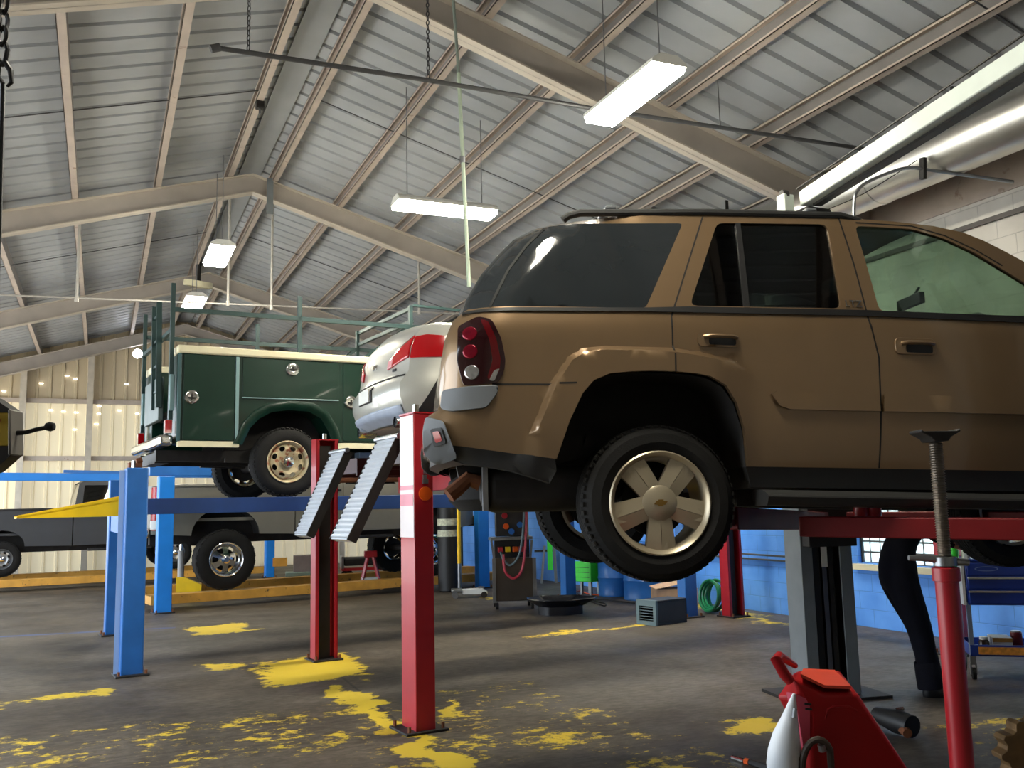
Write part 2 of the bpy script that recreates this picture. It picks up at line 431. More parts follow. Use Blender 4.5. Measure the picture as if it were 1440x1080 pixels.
struct(MB().box(WR-.02, WR+.2, Y0, Y1, 4.55, zr(WR)+.0).build('trim_2', PUR))
struct(MB().box(WR-.05, WR-.02, Y0, Y1, 4.28, 4.33).build('trim_3', pm('dark_conduit', (86, 80, 76), .5)))
w = MB(); fr = MB()
w.box(WR+.08, WR+.09, WY0, WY1, WZ0, WZ1)
def frost():
    m = bpy.data.materials.new('frosted_window_glass'); m.use_nodes = True; nt = m.node_tree; N = nt.nodes; L = nt.links; N.remove(N['Principled BSDF'])
    t = N.new('ShaderNodeBsdfTranslucent'); t.inputs[0].default_value = (.85, .92, .9, 1); d = N.new('ShaderNodeBsdfDiffuse'); d.inputs[0].default_value = (.8, .84, .82, 1)
    mx = N.new('ShaderNodeMixShader'); mx.inputs[0].default_value = .3; L.new(t.outputs[0], mx.inputs[1]); L.new(d.outputs[0], mx.inputs[2]); L.new(mx.outputs[0], N['Material Output'].inputs[0])
    return m
WIN = thing('window_1', None, 'window', (WR, (WY0+WY1)/2, WZ0)); del WIN['label']; del WIN['category']; struct(WIN, 'frosted steel window band in the blue block wall')
w.build('pane', frost(), WIN, smooth=0)
y = WY0
for k in range(5): fr.box(WR+.06, WR+.12, WY0+k*(WY1-WY0)/4-.025, WY0+k*(WY1-WY0)/4+.025, WZ0, WZ1)
for k in range(28): 
    yy = WY0+.025+k*(WY1-WY0)/28; fr.box(WR+.07, WR+.10, yy-.004, yy+.004, WZ0, WZ1)
for k in range(9): zz = WZ0+k*(WZ1-WZ0)/8; fr.box(WR+.065, WR+.105, WY0, WY1, zz-.009, zz+.009)
fr.build('window_frame', pm('dark_window_steel', (70, 72, 70), .5), WIN, smooth=0)
MB().box(WR-.06, WR+.1, WY0-.05, WY1+.05, WZ0-.08, WZ0-.01).build('window_sill', CREAM, WIN, bevel=.005)
# ---- gable end wall: ribbed tan sheet on girts
GAB = pm('tan_wall_sheet', (206, 190, 160), .6, var=.06, scale=1.2)
b = MB(); xs = []; x = WL
while x < WR:
    xs += [(x, 0), (x+.215, 0), (x+.235, -.035), (x+.285, -.035)]; x += .305
xs = [(min(a, WR), d) for a, d in xs] + [(WR, 0)]
n = len(xs)
def gable_lower():
    m = bpy.data.materials.new('translucent_wall_sheet'); m.use_nodes = True; nt = m.node_tree; N = nt.nodes; L = nt.links; b = N['Principled BSDF']
    b.inputs['Base Color'].default_value = lin((222, 206, 172)); b.inputs['Roughness'].default_value = .5
    t = N.new('ShaderNodeBsdfTranslucent'); t.inputs[0].default_value = lin((250, 232, 196)); mx = N.new('ShaderNodeMixShader'); mx.inputs[0].default_value = GABLE
    L.new(b.outputs[0], mx.inputs[1]); L.new(t.outputs[0], mx.inputs[2]); L.new(mx.outputs[0], N['Material Output'].inputs[0]); return m
lb = MB(); lb.add([(a, Y1+d, z) for a, d in xs for z in (0, 4.5)], [(2*i, 2*i+1, 2*i+3, 2*i+2) for i in range(n-1)]); struct(lb.build('wall_back_lower', gable_lower(), smooth=0))
vs = []
for a, d in xs: vs += [(a, Y1+d, 4.5), (a, Y1+d, zr(a))]
for a, d in xs: vs += [(a, Y1+d+.012, 4.5), (a, Y1+d+.012, zr(a))]
fs = []
for i in range(n-1): fs += [(2*i, 2*i+1, 2*i+3, 2*i+2), (2*n+2*i, 2*n+2*i+2, 2*n+2*i+3, 2*n+2*i+1)]
b.add(vs, fs); struct(b.build('wall_back', GAB, smooth=0))
for i, z in enumerate((1.35, 3.0, 4.5)):
    struct(MB().box(WL, WR, Y1-.13, Y1-.04, z-.06, z+.06).build('trim_%d' % (i+4), PUR, smooth=0))
for x in (-1.9, -.33, 3.6, 6.4):
    struct(MB().box(x-.075, x+.075, Y1-.28, Y1-.13, 0, zr(x)-.5).build('wall_post', pm('wall_post_primer', (196, 186, 170), .6)))
# small glowing boxes standing for daylight through the sheet laps
lap = emit('daylight_glow', (255, 250, 240), 6)
b = MB()
for (x, z) in ((-2.4, 4.72), (-1.55, 4.95), (-.95, 5.17), (-.75, 5.10), (-1.3, 4.25), (-.7, 4.2), (-.15, 4.18), (.35, 4.28), (-1.0, 4.22), (-.2, 3.9), (-.72, 3.75), (.8, 4.2), (-.15, 4.38), (.5, 5.0)):
    b.box(x, x+.09, Y1-.052, Y1-.047, z, z+.02)
struct(b.build('wall_lap_glow', lap, smooth=0))
# ---- the walls behind and beside the camera: open bay doors to the left
LW = pm('pale_wall_sheet', (170, 165, 155), .6)
b = MB()
doors = [(3.2, 8.2), (8.9, 14.0), (14.6, 20.2), (21.0, 26.3)]
ya = Y0
for d0, d1 in doors:
    b.box(WL-.15, WL, ya, d0, 0, zr(WL)); b.box(WL-.15, WL, d0, d1, 4.25, zr(WL)); ya = d1
b.box(WL-.15, WL, ya, Y1, 0, zr(WL)); struct(b.build('wall_left', LW, smooth=0))
b = MB(); b.add([(WL, Y0, 0), (WR, Y0, 0), (WR, Y0, zr(WR)), (RX, Y0, zr(RX)), (WL, Y0, zr(WL)), (WL, Y0-.1, 0), (WR, Y0-.1, 0), (WR, Y0-.1, zr(WR)), (RX, Y0-.1, zr(RX)), (WL, Y0-.1, zr(WL))],
   [(0,1,2,3,4),(5,9,8,7,6),(0,5,6,1),(1,6,7,2),(2,7,8,3),(3,8,9,4),(4,9,5,0)]); struct(b.build('wall_front', LW, smooth=0))

# ---- lights
w_ = bpy.data.worlds.new('sky'); sc.world = w_; w_.use_nodes = True
bg = w_.node_tree.nodes['Background']; bg.inputs['Color'].default_value = (.80, .90, 1.0, 1); bg.inputs['Strength'].default_value = SKY
sun = bpy.data.lights.new('sun', 'SUN'); so = bpy.data.objects.new('sun', sun); COL.objects.link(so)
sun.energy = SUN; sun.angle = R_(.6); sun.color = (1, .95, .86); so.rotation_euler = Vector((.30, .12, -1)).to_track_quat('-Z', 'Y').to_euler()
for d0, d1 in doors:
    l = bpy.data.lights.new('doorway_portal', 'AREA'); o = bpy.data.objects.new('doorway_portal', l); COL.objects.link(o)
    l.shape = 'RECTANGLE'; l.size = d1-d0; l.size_y = 4.25; l.cycles.is_portal = True
    o.location = (WL-.05, (d0+d1)/2, 2.12); o.rotation_euler = (R_(90), 0, R_(-90))
TUBE = emit('tube_light', (255, 248, 228), LAMP)
def ceiling_light(label, c, along, rods, L=1.22, wd=.32):
    """strip fixture: housing above, glowing wrap lens below, hanging on two rods"""
    t = thing('fluorescent_light', label, 'light', c, 0, 'hanging fluorescent fixtures')
    ax = (lambda a, b, z: Vector(c) + (Vector((a, b, z)) if along == 'x' else Vector((b, a, z))))
    b = MB(); prof = [(-.5, 0), (-.5, .03), (-.25, .085), (.25, .085), (.5, .03), (.5, 0)]
    b.prism(prof, lambda u, z: ax(-L/2, u*wd, z), lambda u, z: ax(L/2, u*wd, z)); b.build('housing', WHITE, t, smooth=0)
    b = MB(); prof = [(-.49, -.002), (-.42, -.05), (.42, -.05), (.49, -.002)]
    b.prism(prof, lambda u, z: ax(-L/2+.01, u*wd, z), lambda u, z: ax(L/2-.01, u*wd, z)); b.build('lens', TUBE, t, smooth=0)
    for s in (-1, 1):
        p = ax(s*L*.38, 0, .08); MB().cyl(p, (p.x, p.y, zr(p.x)-.18), .006, 6).build('hanger', STEEL, t)
ceiling_light('big bright fluorescent fixture nearest the camera, hanging below the rafter above the SUV', (4.0, 6.35, 4.93), 'y', 1, 1.14)
ceiling_light('bright fluorescent fixture turned across the hall, beside the tall drop pipe', (3.58, 9.84, 4.97), 'x', 1)
ceiling_light('bright fluorescent fixture hanging under the ridge, nearer of the two there', (1.45, 13.55, 5.19), 'y', 1, 1.05, .34)
ceiling_light('bright fluorescent fixture low under the ridge above the ladder rack, farther of the two there', (1.44, 17.3, 5.28), 'y', 1, 1.1, .36)
for c in ((1.5, 3.0, 5.15), (6.7, 10.6, 4.35)):  # unseen fixtures added to brighten the SUV side and the blue wall
    ceiling_light(L=1.7 if c[0] > 5 else 1.22, wd=.32, c=c, along='y', rods=1, label='unseen fluorescent fixture added overhead, ' + ('under the left slope' if c[0] < 0 else 'under the ridge' if c[0] < 5 else 'along the blue wall'))
t = thing('flood_light', 'small white flood light glowing on the tan gable end wall', 'light', (.8, 26.62, 5.84))
MB().lathe([(.05, 0), (.12, .1), (.13, .12)], (.8, 26.75, 5.84), (0, -1, -.2), 16).build('reflector', STEEL, t)
MB().lathe([(.0, .121), (.12, .122), (.115, .135), (.0, .15)], (.8, 26.75, 5.84), (0, -1, -.2), 16, False).build('bulb', emit('flood_bulb', (235, 240, 255), 30), t)
sc.view_settings.view_transform = 'Standard'; sc.view_settings.look = 'None'; sc.view_settings.gamma = 1; sc.view_settings.use_curve_mapping = False
sc.view_settings.exposure = EXPO
cy = sc.cycles; cy.max_bounces = 7; cy.diffuse_bounces = 4; cy.glossy_bounces = 4; cy.transparent_max_bounces = 12; cy.sample_clamp_indirect = 6; cy.caustics_reflective = False; cy.caustics_refractive = False
# ================================================================== VEHICLES
PAINT = pm('brown_metallic_paint', (138, 113, 84), .33, metal=.6, var=.03, coat=.8)
SILVER = pm('silver_metallic_paint', (188, 188, 180), .34, metal=.35, var=.03, coat=.6)
TINT = glass('tinted_privacy_glass', (.17, .19, .19, 1))
CLEAR = glass('green_tinted_glass', (.58, .68, .61, 1))
GLOSSBLK = pm('gloss_black_glass', (38, 42, 45), .08, var=.05, coat=.5)
PADG = pm('grey_bumper_plastic', (98, 102, 106), .45, var=.06)
CLAD = pm('charcoal_cladding', (40, 40, 40), .55, var=.1)
SEAMM = pm('seam_shadow_gap', (22, 18, 15), .8)
LAMPR = pm('red_lamp_lens', (176, 14, 22), .12, var=.1, coat=.6)
LAMPD = pm('smoked_lamp_lens', (34, 10, 13), .1, var=.1, coat=.6)
LAMPM = pm('maroon_lamp_reflector', (120, 16, 36), .15, metal=.5, var=.3, scale=40)
LAMPC = pm('clear_lamp_reflector', (190, 190, 190), .15, metal=.8, var=.3, scale=30)
RIMP = pm('alloy_rim_paint', (182, 170, 146), .32, metal=.6, var=.05)
SEATM = pm('grey_seat_cloth', (78, 80, 76), .85)
WELL = pm('wheel_well_liner', (40, 38, 36), .85, var=.25)

def tyre(parent, c, r, w, ax, rim_r, name='tyre', lugs=0, mat=RUBBER):
    """c = centre of the outer face, ax = outward axis (unit, horizontal)"""
    ax = Vector(ax); c = Vector(c); b = MB()
    prof = [(rim_r*.97, -w*.06), (rim_r*1.04, -.008), (rim_r+.35*(r-rim_r), .006), (rim_r+.68*(r-rim_r), -.002), (r-.020, -.022), (r-.006, -.045)]
    nr = 5; tw = w-.09
    for k in range(nr):
        a = -.045 - tw*k/nr; e = -.045 - tw*(k+1)/nr
        prof += [(r, a-.004), (r, e+.006), (r-.010, e+.004), (r-.010, e-.001)]
    prof += [(r-.006, -w+.045), (r-.020, -w+.022), (rim_r+.5*(r-rim_r), -w), (rim_r*1.02, -w+.02), (rim_r*.97, -w+.04)]
    b.lathe(prof, c, ax, 56, False)
    x = Vector((0,0,1)); y = ax.cross(x)
    n = lugs or 60
    for k in range(n):                                   # shoulder blocks
        a = 2*PI*k/n; u = x*math.cos(a)+y*math.sin(a)
        for s0, s1 in ((-.020, -.05), (-w+.020, -w+.05)):
            p = c+u*(r-(.016 if lugs else .009))+ax*s0; q = c+u*(r-(.001 if lugs else .004))+ax*s1
            b.bar(p, q, 2*PI*r/n*.55, .016 if lugs else .008, u)
    return b.build(name, mat, parent, smooth=30, local=True)

def road_wheel(parent, c, r, w, out, style, rim_mat, name='wheel', rim_r=None, lugs=0):
    """wheel part (the rim) with tyre, hub cap and brake disc as sub-parts; out = +1/-1 along local y"""
    c = Vector(c); ax = Vector((0, out, 0)); rim_r = rim_r or r*.59; b = MB()
    b.lathe([(rim_r*.99, -.012), (rim_r*1.03, 0), (rim_r*1.0, .006), (rim_r*.93, -.008), (rim_r*.90, -.03), (rim_r*.86, -w*.5), (rim_r*.86, -w*.9), (rim_r*.95, -w*.92)], c, ax, 48, False)
    x = Vector((1, 0, 0)); z = Vector((0, 0, 1))
    def P(a, rad, d): return c + (x*math.cos(a) + z*math.sin(a))*rad + ax*d
    if style == 'five':
        for k in range(5):
            a = R_(-90 + 72*k); t = x*(-math.sin(a)) + z*math.cos(a); u = x*math.cos(a)+z*math.sin(a)
            for s in (-1, 1):                             # each broad spoke is two ribs beside a groove
                vs = []
                for rad, off, wd, d in ((rim_r*.16, .028, .050, -.008), (rim_r*.55, .034, .056, -.004), (rim_r*.93, .040, .068, -.012)):
                    for q, dd in ((off-wd/2-.004, d-.004), (off+wd/2, d-.014), (off+wd/2, d-.05), (off-wd/2-.012, d-.05)):
                        vs.append(c + u*rad + t*(s*q) + ax*dd)
                fs = []
                for i in range(2):
                    for j in range(4): fs.append((i*4+j, i*4+(j+1)%4, i*4+4+(j+1)%4, i*4+4+j))
                fs += [(0,1,2,3), (8,11,10,9)]
                b.add(vs, fs)
            b.add([c+u*rad+t*q+ax*-.016 for rad in (rim_r*.16, rim_r*.93) for q in (-.03, .03)], [(0,1,3,2)])
        hub = [(0, .004), (rim_r*.10, .004), (rim_r*.29, -.003), (rim_r*.35, -.012), (rim_r*.36, -.05)]
    elif style == 'slots':                                # steel disc wheel with eight round vents
        n = 8; ro, ri = rim_r*.90, rim_r*.42
        b.lathe([(rim_r*.9, -.03), (rim_r*.84, -.05), (rim_r*.80, -.03)], c, ax, 48, False)
        out_, = [rnd([(ro*.93*math.cos(2*PI*k/48), ro*.93*math.sin(2*PI*k/48)) for k in range(48)], .001, 1)]
        holes = []
        for k in range(n):
            a = 2*PI*(k+.5)/n
            holes.append([(rim_r*.68*math.cos(a)+rim_r*.115*(math.cos(q)*-math.sin(a)*1.35+math.sin(q)*math.cos(a)), rim_r*.68*math.sin(a)+rim_r*.115*(math.cos(q)*math.cos(a)*1.35+math.sin(q)*math.sin(a))) for q in [2*PI*i/12 for i in range(12)]])
        dish = lambda rr: -.045 + .03*math.cos(min(1, abs(rr/rim_r-.62)/.3)*PI/2)
        b.sheet(out_, holes, .05, lambda p, q: c+x*p+z*q+ax*dish(math.hypot(p, q)), lambda p, q: c+x*p+z*q+ax*(dish(math.hypot(p, q))-.012))
        hub = [(0, .05), (rim_r*.12, .05), (rim_r*.26, .035), (rim_r*.30, .0), (rim_r*.30, -.04)]
    else:                                                 # 'six': chrome off-road wheel
        n = 6
        outl = [(rim_r*.88*math.cos(2*PI*k/48), rim_r*.88*math.sin(2*PI*k/48)) for k in range(48)]; holes = []
        for k in range(n):
            a = R_(60*k+0); holes.append(rnd([(rr*math.cos(a+da)*rim_r, rr*math.sin(a+da)*rim_r) for rr, da in ((.42, -.20), (.80, -.27), (.80, .27), (.42, .20))], .03, 3))
        dish = lambda rr: -.10 + .085*(1-min(1, rr/(rim_r*.9)))
        b.sheet(outl, holes, .06, lambda p, q: c+x*p+z*q+ax*dish(math.hypot(p, q)), lambda p, q: c+x*p+z*q+ax*(dish(math.hypot(p, q))-.02))
        hub = [(0, .03), (rim_r*.15, .03), (rim_r*.24, .01), (rim_r*.27, -.05)]
    wl = b.build(name, rim_mat, parent, smooth=40, local=True)
    MB().lathe(hub, c, ax, 28, False).build('hub_cap', rim_mat if style != 'slots' else CHROME, wl, local=True)
    tyre(wl, c, r, w, ax, rim_r, lugs=lugs)
    MB().lathe([(.04, -w*.55), (rim_r*.66, -w*.55), (rim_r*.66, -w*.62), (.04, -w*.62)], c, ax, 32).build('brake_disc', DARK, wl, local=True)
    return wl

class Shell:
    """a car body: side outline in (s, z), half-width law inset(s, z), mirrored across width W, roof lofted between"""
    def __init__(S, root, W, inset, zb): S.root = root; S.W = W; S.ins = inset; S.zb = zb
    def near(S, off=0.0): return lambda s, z: (s, S.ins(s, z)-off, z-S.zb)
    def far(S, off=0.0): return lambda s, z: (s, S.W-S.ins(s, z)+off, z-S.zb)
    def overlay(S, name, poly, off, mat, parent=None, step=.07, sides=(0,), depth=.012, r=0, bevel=0):
        if r: poly = rnd(poly, r)
        for sd in sides:
            m = S.near if sd == 0 else S.far
            o = MB().sheet(poly, [], step, m(off), m(off-depth)).build(name, mat, parent or S.root, local=True, smooth=40, bevel=bevel)
        return o
    def seams(S, name, lines, w, mat, sides=(0, 1), off=.0012):
        for line in lines:
            pts = []
            for a, c in zip(line, line[1:]):
                k = max(1, int(math.hypot(c[0]-a[0], c[1]-a[1])/.04)); pts += [(a[0]+(c[0]-a[0])*i/k, a[1]+(c[1]-a[1])*i/k) for i in range(k)]
            pts.append(line[-1])
            for sd in sides:
                b = MB(); m = S.near(off) if sd == 0 else S.far(off); m2 = S.near(off-.006) if sd == 0 else S.far(off-.006); vs = []
                for i, p in enumerate(pts):
                    q = pts[min(i+1, len(pts)-1)]; o = pts[max(0, i-1)]; d = Vector((q[0]-o[0], q[1]-o[1])).normalized(); nx, nz = -d.y*w/2, d.x*w/2
                    vs += [m(p[0]+nx, p[1]+nz), m(p[0]-nx, p[1]-nz), m2(p[0]-nx, p[1]-nz), m2(p[0]+nx, p[1]+nz)]
                n = len(pts); b.add(vs, [(4*i+j, 4*i+(j+1)%4, 4*i+4+(j+1)%4, 4*i+4+j) for i in range(n-1) for j in range(4)] + [(0,1,2,3), (4*n-4, 4*n-1, 4*n-2, 4*n-3)])
                b.build(name, mat, S.root, local=True, smooth=0)
    def loft(S, b, line, bulge, crown, n=14, t0=0, t1=1):
        """strips across the car between the two edges of an outline run; bulge/crown push s / z outward at the middle"""
        vs = []
        for s, z in line:
            y0 = S.ins(s, z); y1 = S.W - y0
            for j in range(n+1):
                t = t0+(t1-t0)*j/n; k = 1-(2*t-1)**2; k = k**.8 if k > 0 else 0
                bs = bulge(s, z)*k; bz = crown(s, z)*k
                vs.append((s+bs, y0+(y1-y0)*t, z+bz-S.zb))
        m = len(line)
        b.add(vs, [(i*(n+1)+j, i*(n+1)+j+1, (i+1)*(n+1)+j+1, (i+1)*(n+1)+j) for i in range(m-1) for j in range(n)])
        return b

# ------------------------------------------------------------------ the SUV on the two-post lift
SUV = thing('car', 'brown metallic SUV raised high on the grey two-post lift, wheels hanging', 'car', (2.451-.0094, 3.789-.0288, 1.12), math.atan2(-.308, .951))
_sr = [(1.60,-.86),(1.70,-1.0),(1.78,-1.11),(1.85,-1.135),(1.93,-1.12),(1.96,-1.06),(2.085,-1.045),(2.2,-1.035),(2.3,-1.02),(2.41,-.976),(2.45,-.93),(2.52,-.905),(2.66,-.827),(2.75,-.752),(2.86,-.654),(2.92,-.55),(2.95,-.444),(2.975,-.2)]
_flare = [(-.66,1.70),(-.629,1.827),(-.517,2.081),(-.434,2.2),(-.367,2.242),(-.252,2.255),(.089,2.243),(.202,2.225),(.364,2.192),(.50,2.12),(.56,1.95),(.56,1.62),(-.5,1.62)]
def suv_ins(s, z):
    t = max(0, z-2.35); d = .26*t+.06*t*t
    d += .030*max(0, (1.98-z)/.35)**2 * (1 if z > 1.5 else 1)
    L = .26; q = 1-(s-interp(_sr, z))/L
    if s < 0 and q > 0: d += .12*min(q, 1.15)**2.2
    q = (s-3.25)/.4
    if q > 0: d += .16*min(q, 1.1)**2
    for ds, dz in ((0, 0), (2.87, -.10)):
        p = (s-ds, z-dz)
        if -.7 < p[0] < .6 and p[1] < 2.27 and inside(p, _flare):
            sd = min(segdist(p, _flare[:10], False), 1)
            d -= .045*sstep(0, .022, sd)*(1-sstep(.25, .52, p[0]))
    return d
SH = Shell(SUV, 1.89, suv_ins, 1.12)
_arch = [(-.51,1.66),(-.493,1.718),(-.44,1.892),(-.374,2.023),(-.317,2.085),(-.236,2.118),(-.13,2.126),(-.033,2.128),(.083,2.124),(.18,2.115),(.252,2.10),(.332,2.056),(.384,1.972),(.42,1.846),(.429,1.734),(.434,1.664)]
_farch = [(s+2.87, z-.10) for s, z in _arch]
_rear = [(-.985,1.79),(-1.06,1.77),(-1.115,1.83),(-1.12,1.90),(-1.10,1.94),(-1.055,1.965),(-1.045,2.0),(-1.045,2.085),(-1.035,2.204),(-1.019,2.303),(-.976,2.406),(-.927,2.45),(-.904,2.525),(-.827,2.659),(-.752,2.752),(-.654,2.859),(-.552,2.918),(-.444,2.948)]
_top = [(-.19,2.968),(.19,2.976),(.452,2.976),(.75,2.975),(1.058,2.970),(1.353,2.951),(1.581,2.925),(1.741,2.886),(1.84,2.838),(1.94,2.775),(2.05,2.70),(2.25,2.55),(2.42,2.42)]
_front = [(2.48,2.385),(2.62,2.36),(2.95,2.32),(3.3,2.25),(3.52,2.17),(3.60,2.07),(3.66,1.92),(3.67,1.80),(3.64,1.64),(3.55,1.56),(3.34,1.555)]
SUV_OUT = [(-.505,1.715)] + _rear + _top + _front + _farch[::-1] + [(2.33,1.60),(1.106,1.643),(.46,1.664)] + _arch[::-1][:-2]
_rwin = rnd([(.19,2.462),(.40,2.932),(.994,2.928),(.969,2.446)], .04)
_fwin = rnd([(1.167,2.432),(1.145,2.922),(1.456,2.905),(1.616,2.852),(1.766,2.768),(1.888,2.675),(2.06,2.54),(2.24,2.392)], .035)
_q = [(-.90,2.462),(-.885,2.525),(-.81,2.655),(-.738,2.742),(-.640,2.845),(-.545,2.898),(-.49,2.916),(.217,2.926),(-.033,2.450)]
_holes = [_rwin, _fwin, rnd(_q, .02, 2)]
ex = []
_fl = refine(_flare[1:10], .035)[:-20]
for i in range(1, len(_fl)-1):
    dx_, dz_ = _fl[i+1][0]-_fl[i-1][0], _fl[i+1][1]-_fl[i-1][1]; l_ = math.hypot(dx_, dz_) or 1
    for o_ in (-.003, .012, .024): ex.append((_fl[i][0]+dz_/l_*o_, _fl[i][1]-dx_/l_*o_))
ex += [(s+2.87, z-.10) for s, z in ex]
b = MB()
for m in (SH.near, SH.far): b.sheet(SUV_OUT, _holes, .05, m(0), m(-.03), ex)
bul = lambda s, z: -.03*(s < 0)*sstep(2.35, 2.5, z)*sstep(2.95, 2.8, z) + (.10*sstep(2.2, 1.9, z) if s > 3.2 else 0)
cro = lambda s, z: (.045*sstep(2.7, 2.95, z)) + (.05 if s > 2.4 else 0)*sstep(1.9, 2.2, z)
SH.loft(b, _rear[:12], bul, cro)
SH.loft(b, _rear[16:] + _top[:7], bul, cro)
SH.loft(b, _front, bul, cro)
for t0, t1 in ((0, .06), (.94, 1)): SH.loft(b, _top[6:] + _front[:1], bul, cro, 2, t0, t1)
body = b.build('body', [PAINT, GLOSSBLK], SUV, local=True, smooth=50)
for p_ in body.data.polygons:                                       # blacked-out rear pillar
    c_ = p_.center
    if c_.x < -.44 and c_.z > 2.455-1.12 and (c_.y < .36 or c_.y > 1.53) and c_.z < 2.91-1.12: p_.material_index = 1
b = MB(); SH.loft(b, _rear[11:17], bul, cro); b.build('rear_window', GLOSSBLK, SUV, local=True, smooth=50)
b = MB(); SH.loft(b, _top[6:] + _front[:1], bul, cro, 14, .06, .94); b.build('windshield', CLEAR, SUV, local=True, smooth=50)
# side glass, rear quarter is one blacked-out pane wrapping to the back
SH.overlay('quarter_window', rnd(_q, .02, 2), .0, GLOSSBLK, sides=(0, 1), step=.05)
SH.seams('quarter_window_edge', [[(-.80,2.46),(-.70,2.66),(-.60,2.80),(-.50,2.905)]], .012, BLACK, off=.003)
SH.overlay('rear_door_window', _rwin, -.012, TINT, sides=(0, 1), depth=.004)
SH.overlay('front_door_window', _fwin, -.012, CLEAR, sides=(0, 1), depth=.004)
SH.overlay('window_divider', [(.465,2.452),(.50,2.93),(.525,2.93),(.495,2.452)], .0, BLACK, sides=(0, 1), depth=.02)
SH.overlay('belt_moulding', [(-.93,2.452),(-.93,2.436),(-.03,2.43),(.178,2.425),(1.1,2.405),(1.925,2.367),(2.28,2.35),(2.28,2.385),(1.925,2.402),(1.1,2.436),(.182,2.456),(-.03,2.45)], .010, BLACK, sides=(0, 1))
SH.seams('panel_gap', [[(.329,2.966),(.194,2.652),(.109,2.45),(.09,2.404),(.086,2.257),(.083,2.124)],
    [(1.066,2.970),(1.088,2.692),(1.099,2.392),(1.134,2.191),(1.124,1.921),(1.106,1.645)], [(-.80,2.076),(-.525,2.072),(-.40,2.074)],
    [(2.36,2.35),(2.33,1.95),(2.24,1.62)], [(1.155,2.94),(1.46,2.922),(1.63,2.866),(1.78,2.78),(1.9,2.69)]], .008, SEAMM)
_dh = [((.21,2.323),(.421,2.252)), ((1.22,2.292),(1.434,2.208))]
for (a, c) in _dh:
    for sd in (0, 1):
        m = SH.near if sd == 0 else SH.far
        x0, x1 = a[0], c[0]; z0, z1 = c[1], a[1]; zc = (z0+z1)/2
        po = rnd([(x0, z0), (x0, z1), (x1, z1-.008), (x1, z0-.008)], .03, 4)
        h = MB().sheet(po, [], .04, m(.010), m(-.004)).build('door_handle', PAINT, SUV, local=True, smooth=50, bevel=.006)
        MB().sheet(rnd([(x0+.055, z0+.008), (x0+.055, zc+.006), (x1-.02, zc+.002), (x1-.02, z0+.002)], .012), [], .04, m(.0115), m(.002)).build('handle_recess', BLACK, h, local=True, smooth=0)
        g = m(.034); MB().tube([m(.012)(x0+.03, zc+.012), m(.03)(x0+.06, zc+.014), m(.032)(x1-.05, zc+.009), m(.012)(x1-.015, zc+.006)], .011, 8).build('handle_grip', PAINT, h, local=True)
SH.overlay('side_moulding', [(.562,2.012),(.59,2.028),(1.112,2.006),(1.112,1.922),(.65,1.937),(.60,1.955)], .022, PAINT, sides=(0, 1), bevel=.008)
SH.overlay('side_moulding', [(1.140,2.005),(2.22,1.97),(2.25,1.90),(2.22,1.885),(1.132,1.921)], .022, PAINT, sides=(0, 1), bevel=.008)
# lamps
for sd in (0, 1):
    m = SH.near if sd == 0 else SH.far
    po = rnd([(-.955,2.37),(-.86,2.412),(-.795,2.39),(-.751,2.292),(-.733,2.188),(-.745,2.127),(-.772,2.078),(-.935,2.072),(-.962,2.19)], .02)
    t = MB().sheet(po, [], .04, m(.012), m(-.01)).build('tail_lamp', LAMPD, SUV, local=True, bevel=.006)
    MB().sheet(rnd([(-.85,2.395),(-.815,2.385),(-.775,2.29),(-.757,2.19),(-.765,2.13),(-.80,2.09),(-.825,2.10),(-.795,2.19),(-.81,2.29)], .015), [], .03, m(.0135), m(.003)).build('red_band', pm('deep_red_lens', (78, 4, 10), .15, coat=.3), t, local=True)
    MB().sheet(rnd([(-.79,2.14),(-.762,2.15),(-.79,2.088),(-.815,2.092)], .01), [], .03, m(.015), m(.003)).build('side_reflector', LAMPC, t, local=True)
    for (s_, z_, mt) in ((-.90,2.325,LAMPM), (-.90,2.235,LAMPM), (-.895,2.135,LAMPC)):
        MB().sheet([(s_+.036*math.cos(q), z_+.036*math.sin(q)) for q in [2*PI*i/16 for i in range(16)]], [], .03, m(.016), m(.003)).build('bulb_reflector', mt, t, local=True, bevel=.008)
    SH.overlay('bumper_step_pad', rnd([(-1.045,1.97),(-.99,1.950),(-.83,1.960),(-.775,2.03),(-.770,2.070),(-.94,2.066),(-1.035,2.06)], .02), .022, PADG, sides=(sd,), bevel=.006)
    e = SH.overlay('bumper_end_cap', rnd([(-1.115,1.935),(-1.03,1.905),(-.995,1.80),(-.965,1.728),(-1.04,1.705),(-1.08,1.712),(-1.125,1.76),(-1.13,1.86)], .02), .03, PADG, sides=(sd,), bevel=.01)
    MB().sheet(rnd([(-1.095,1.87),(-1.045,1.875),(-1.02,1.80),(-1.075,1.785)], .012), [], .03, m(.034), m(.02)).build('bumper_reflector_frame', BLACK, e, local=True)
    MB().sheet(rnd([(-1.085,1.855),(-1.055,1.858),(-1.038,1.812),(-1.068,1.802)], .008), [], .03, m(.038), m(.03)).build('bumper_reflector', LAMPR, e, local=True)
_val = [(-.99,1.79),(-.51,1.718),(-.505,1.66),(-.53,1.605),(-.597,1.629),(-.714,1.665),(-.824,1.687),(-.93,1.702),(-.985,1.722)]
b = MB()
for m, k in ((SH.near, 0), (SH.far, 1)): b.sheet(_val, [], .06, m(-.006), m(-.10))
SH.loft(b, [(-.98,1.79),(-.985,1.722),(-.93,1.70)], lambda s, z: -.1, lambda s, z: 0)
b.build('rear_valance', CLAD, SUV, local=True)
_rk = [(.43,1.664),(1.106,1.644),(2.36,1.60),(2.36,1.50),(1.106,1.545),(.46,1.566)]
SH.overlay('rocker_panel', _rk, -.012, CLAD, sides=(0, 1), depth=.06)
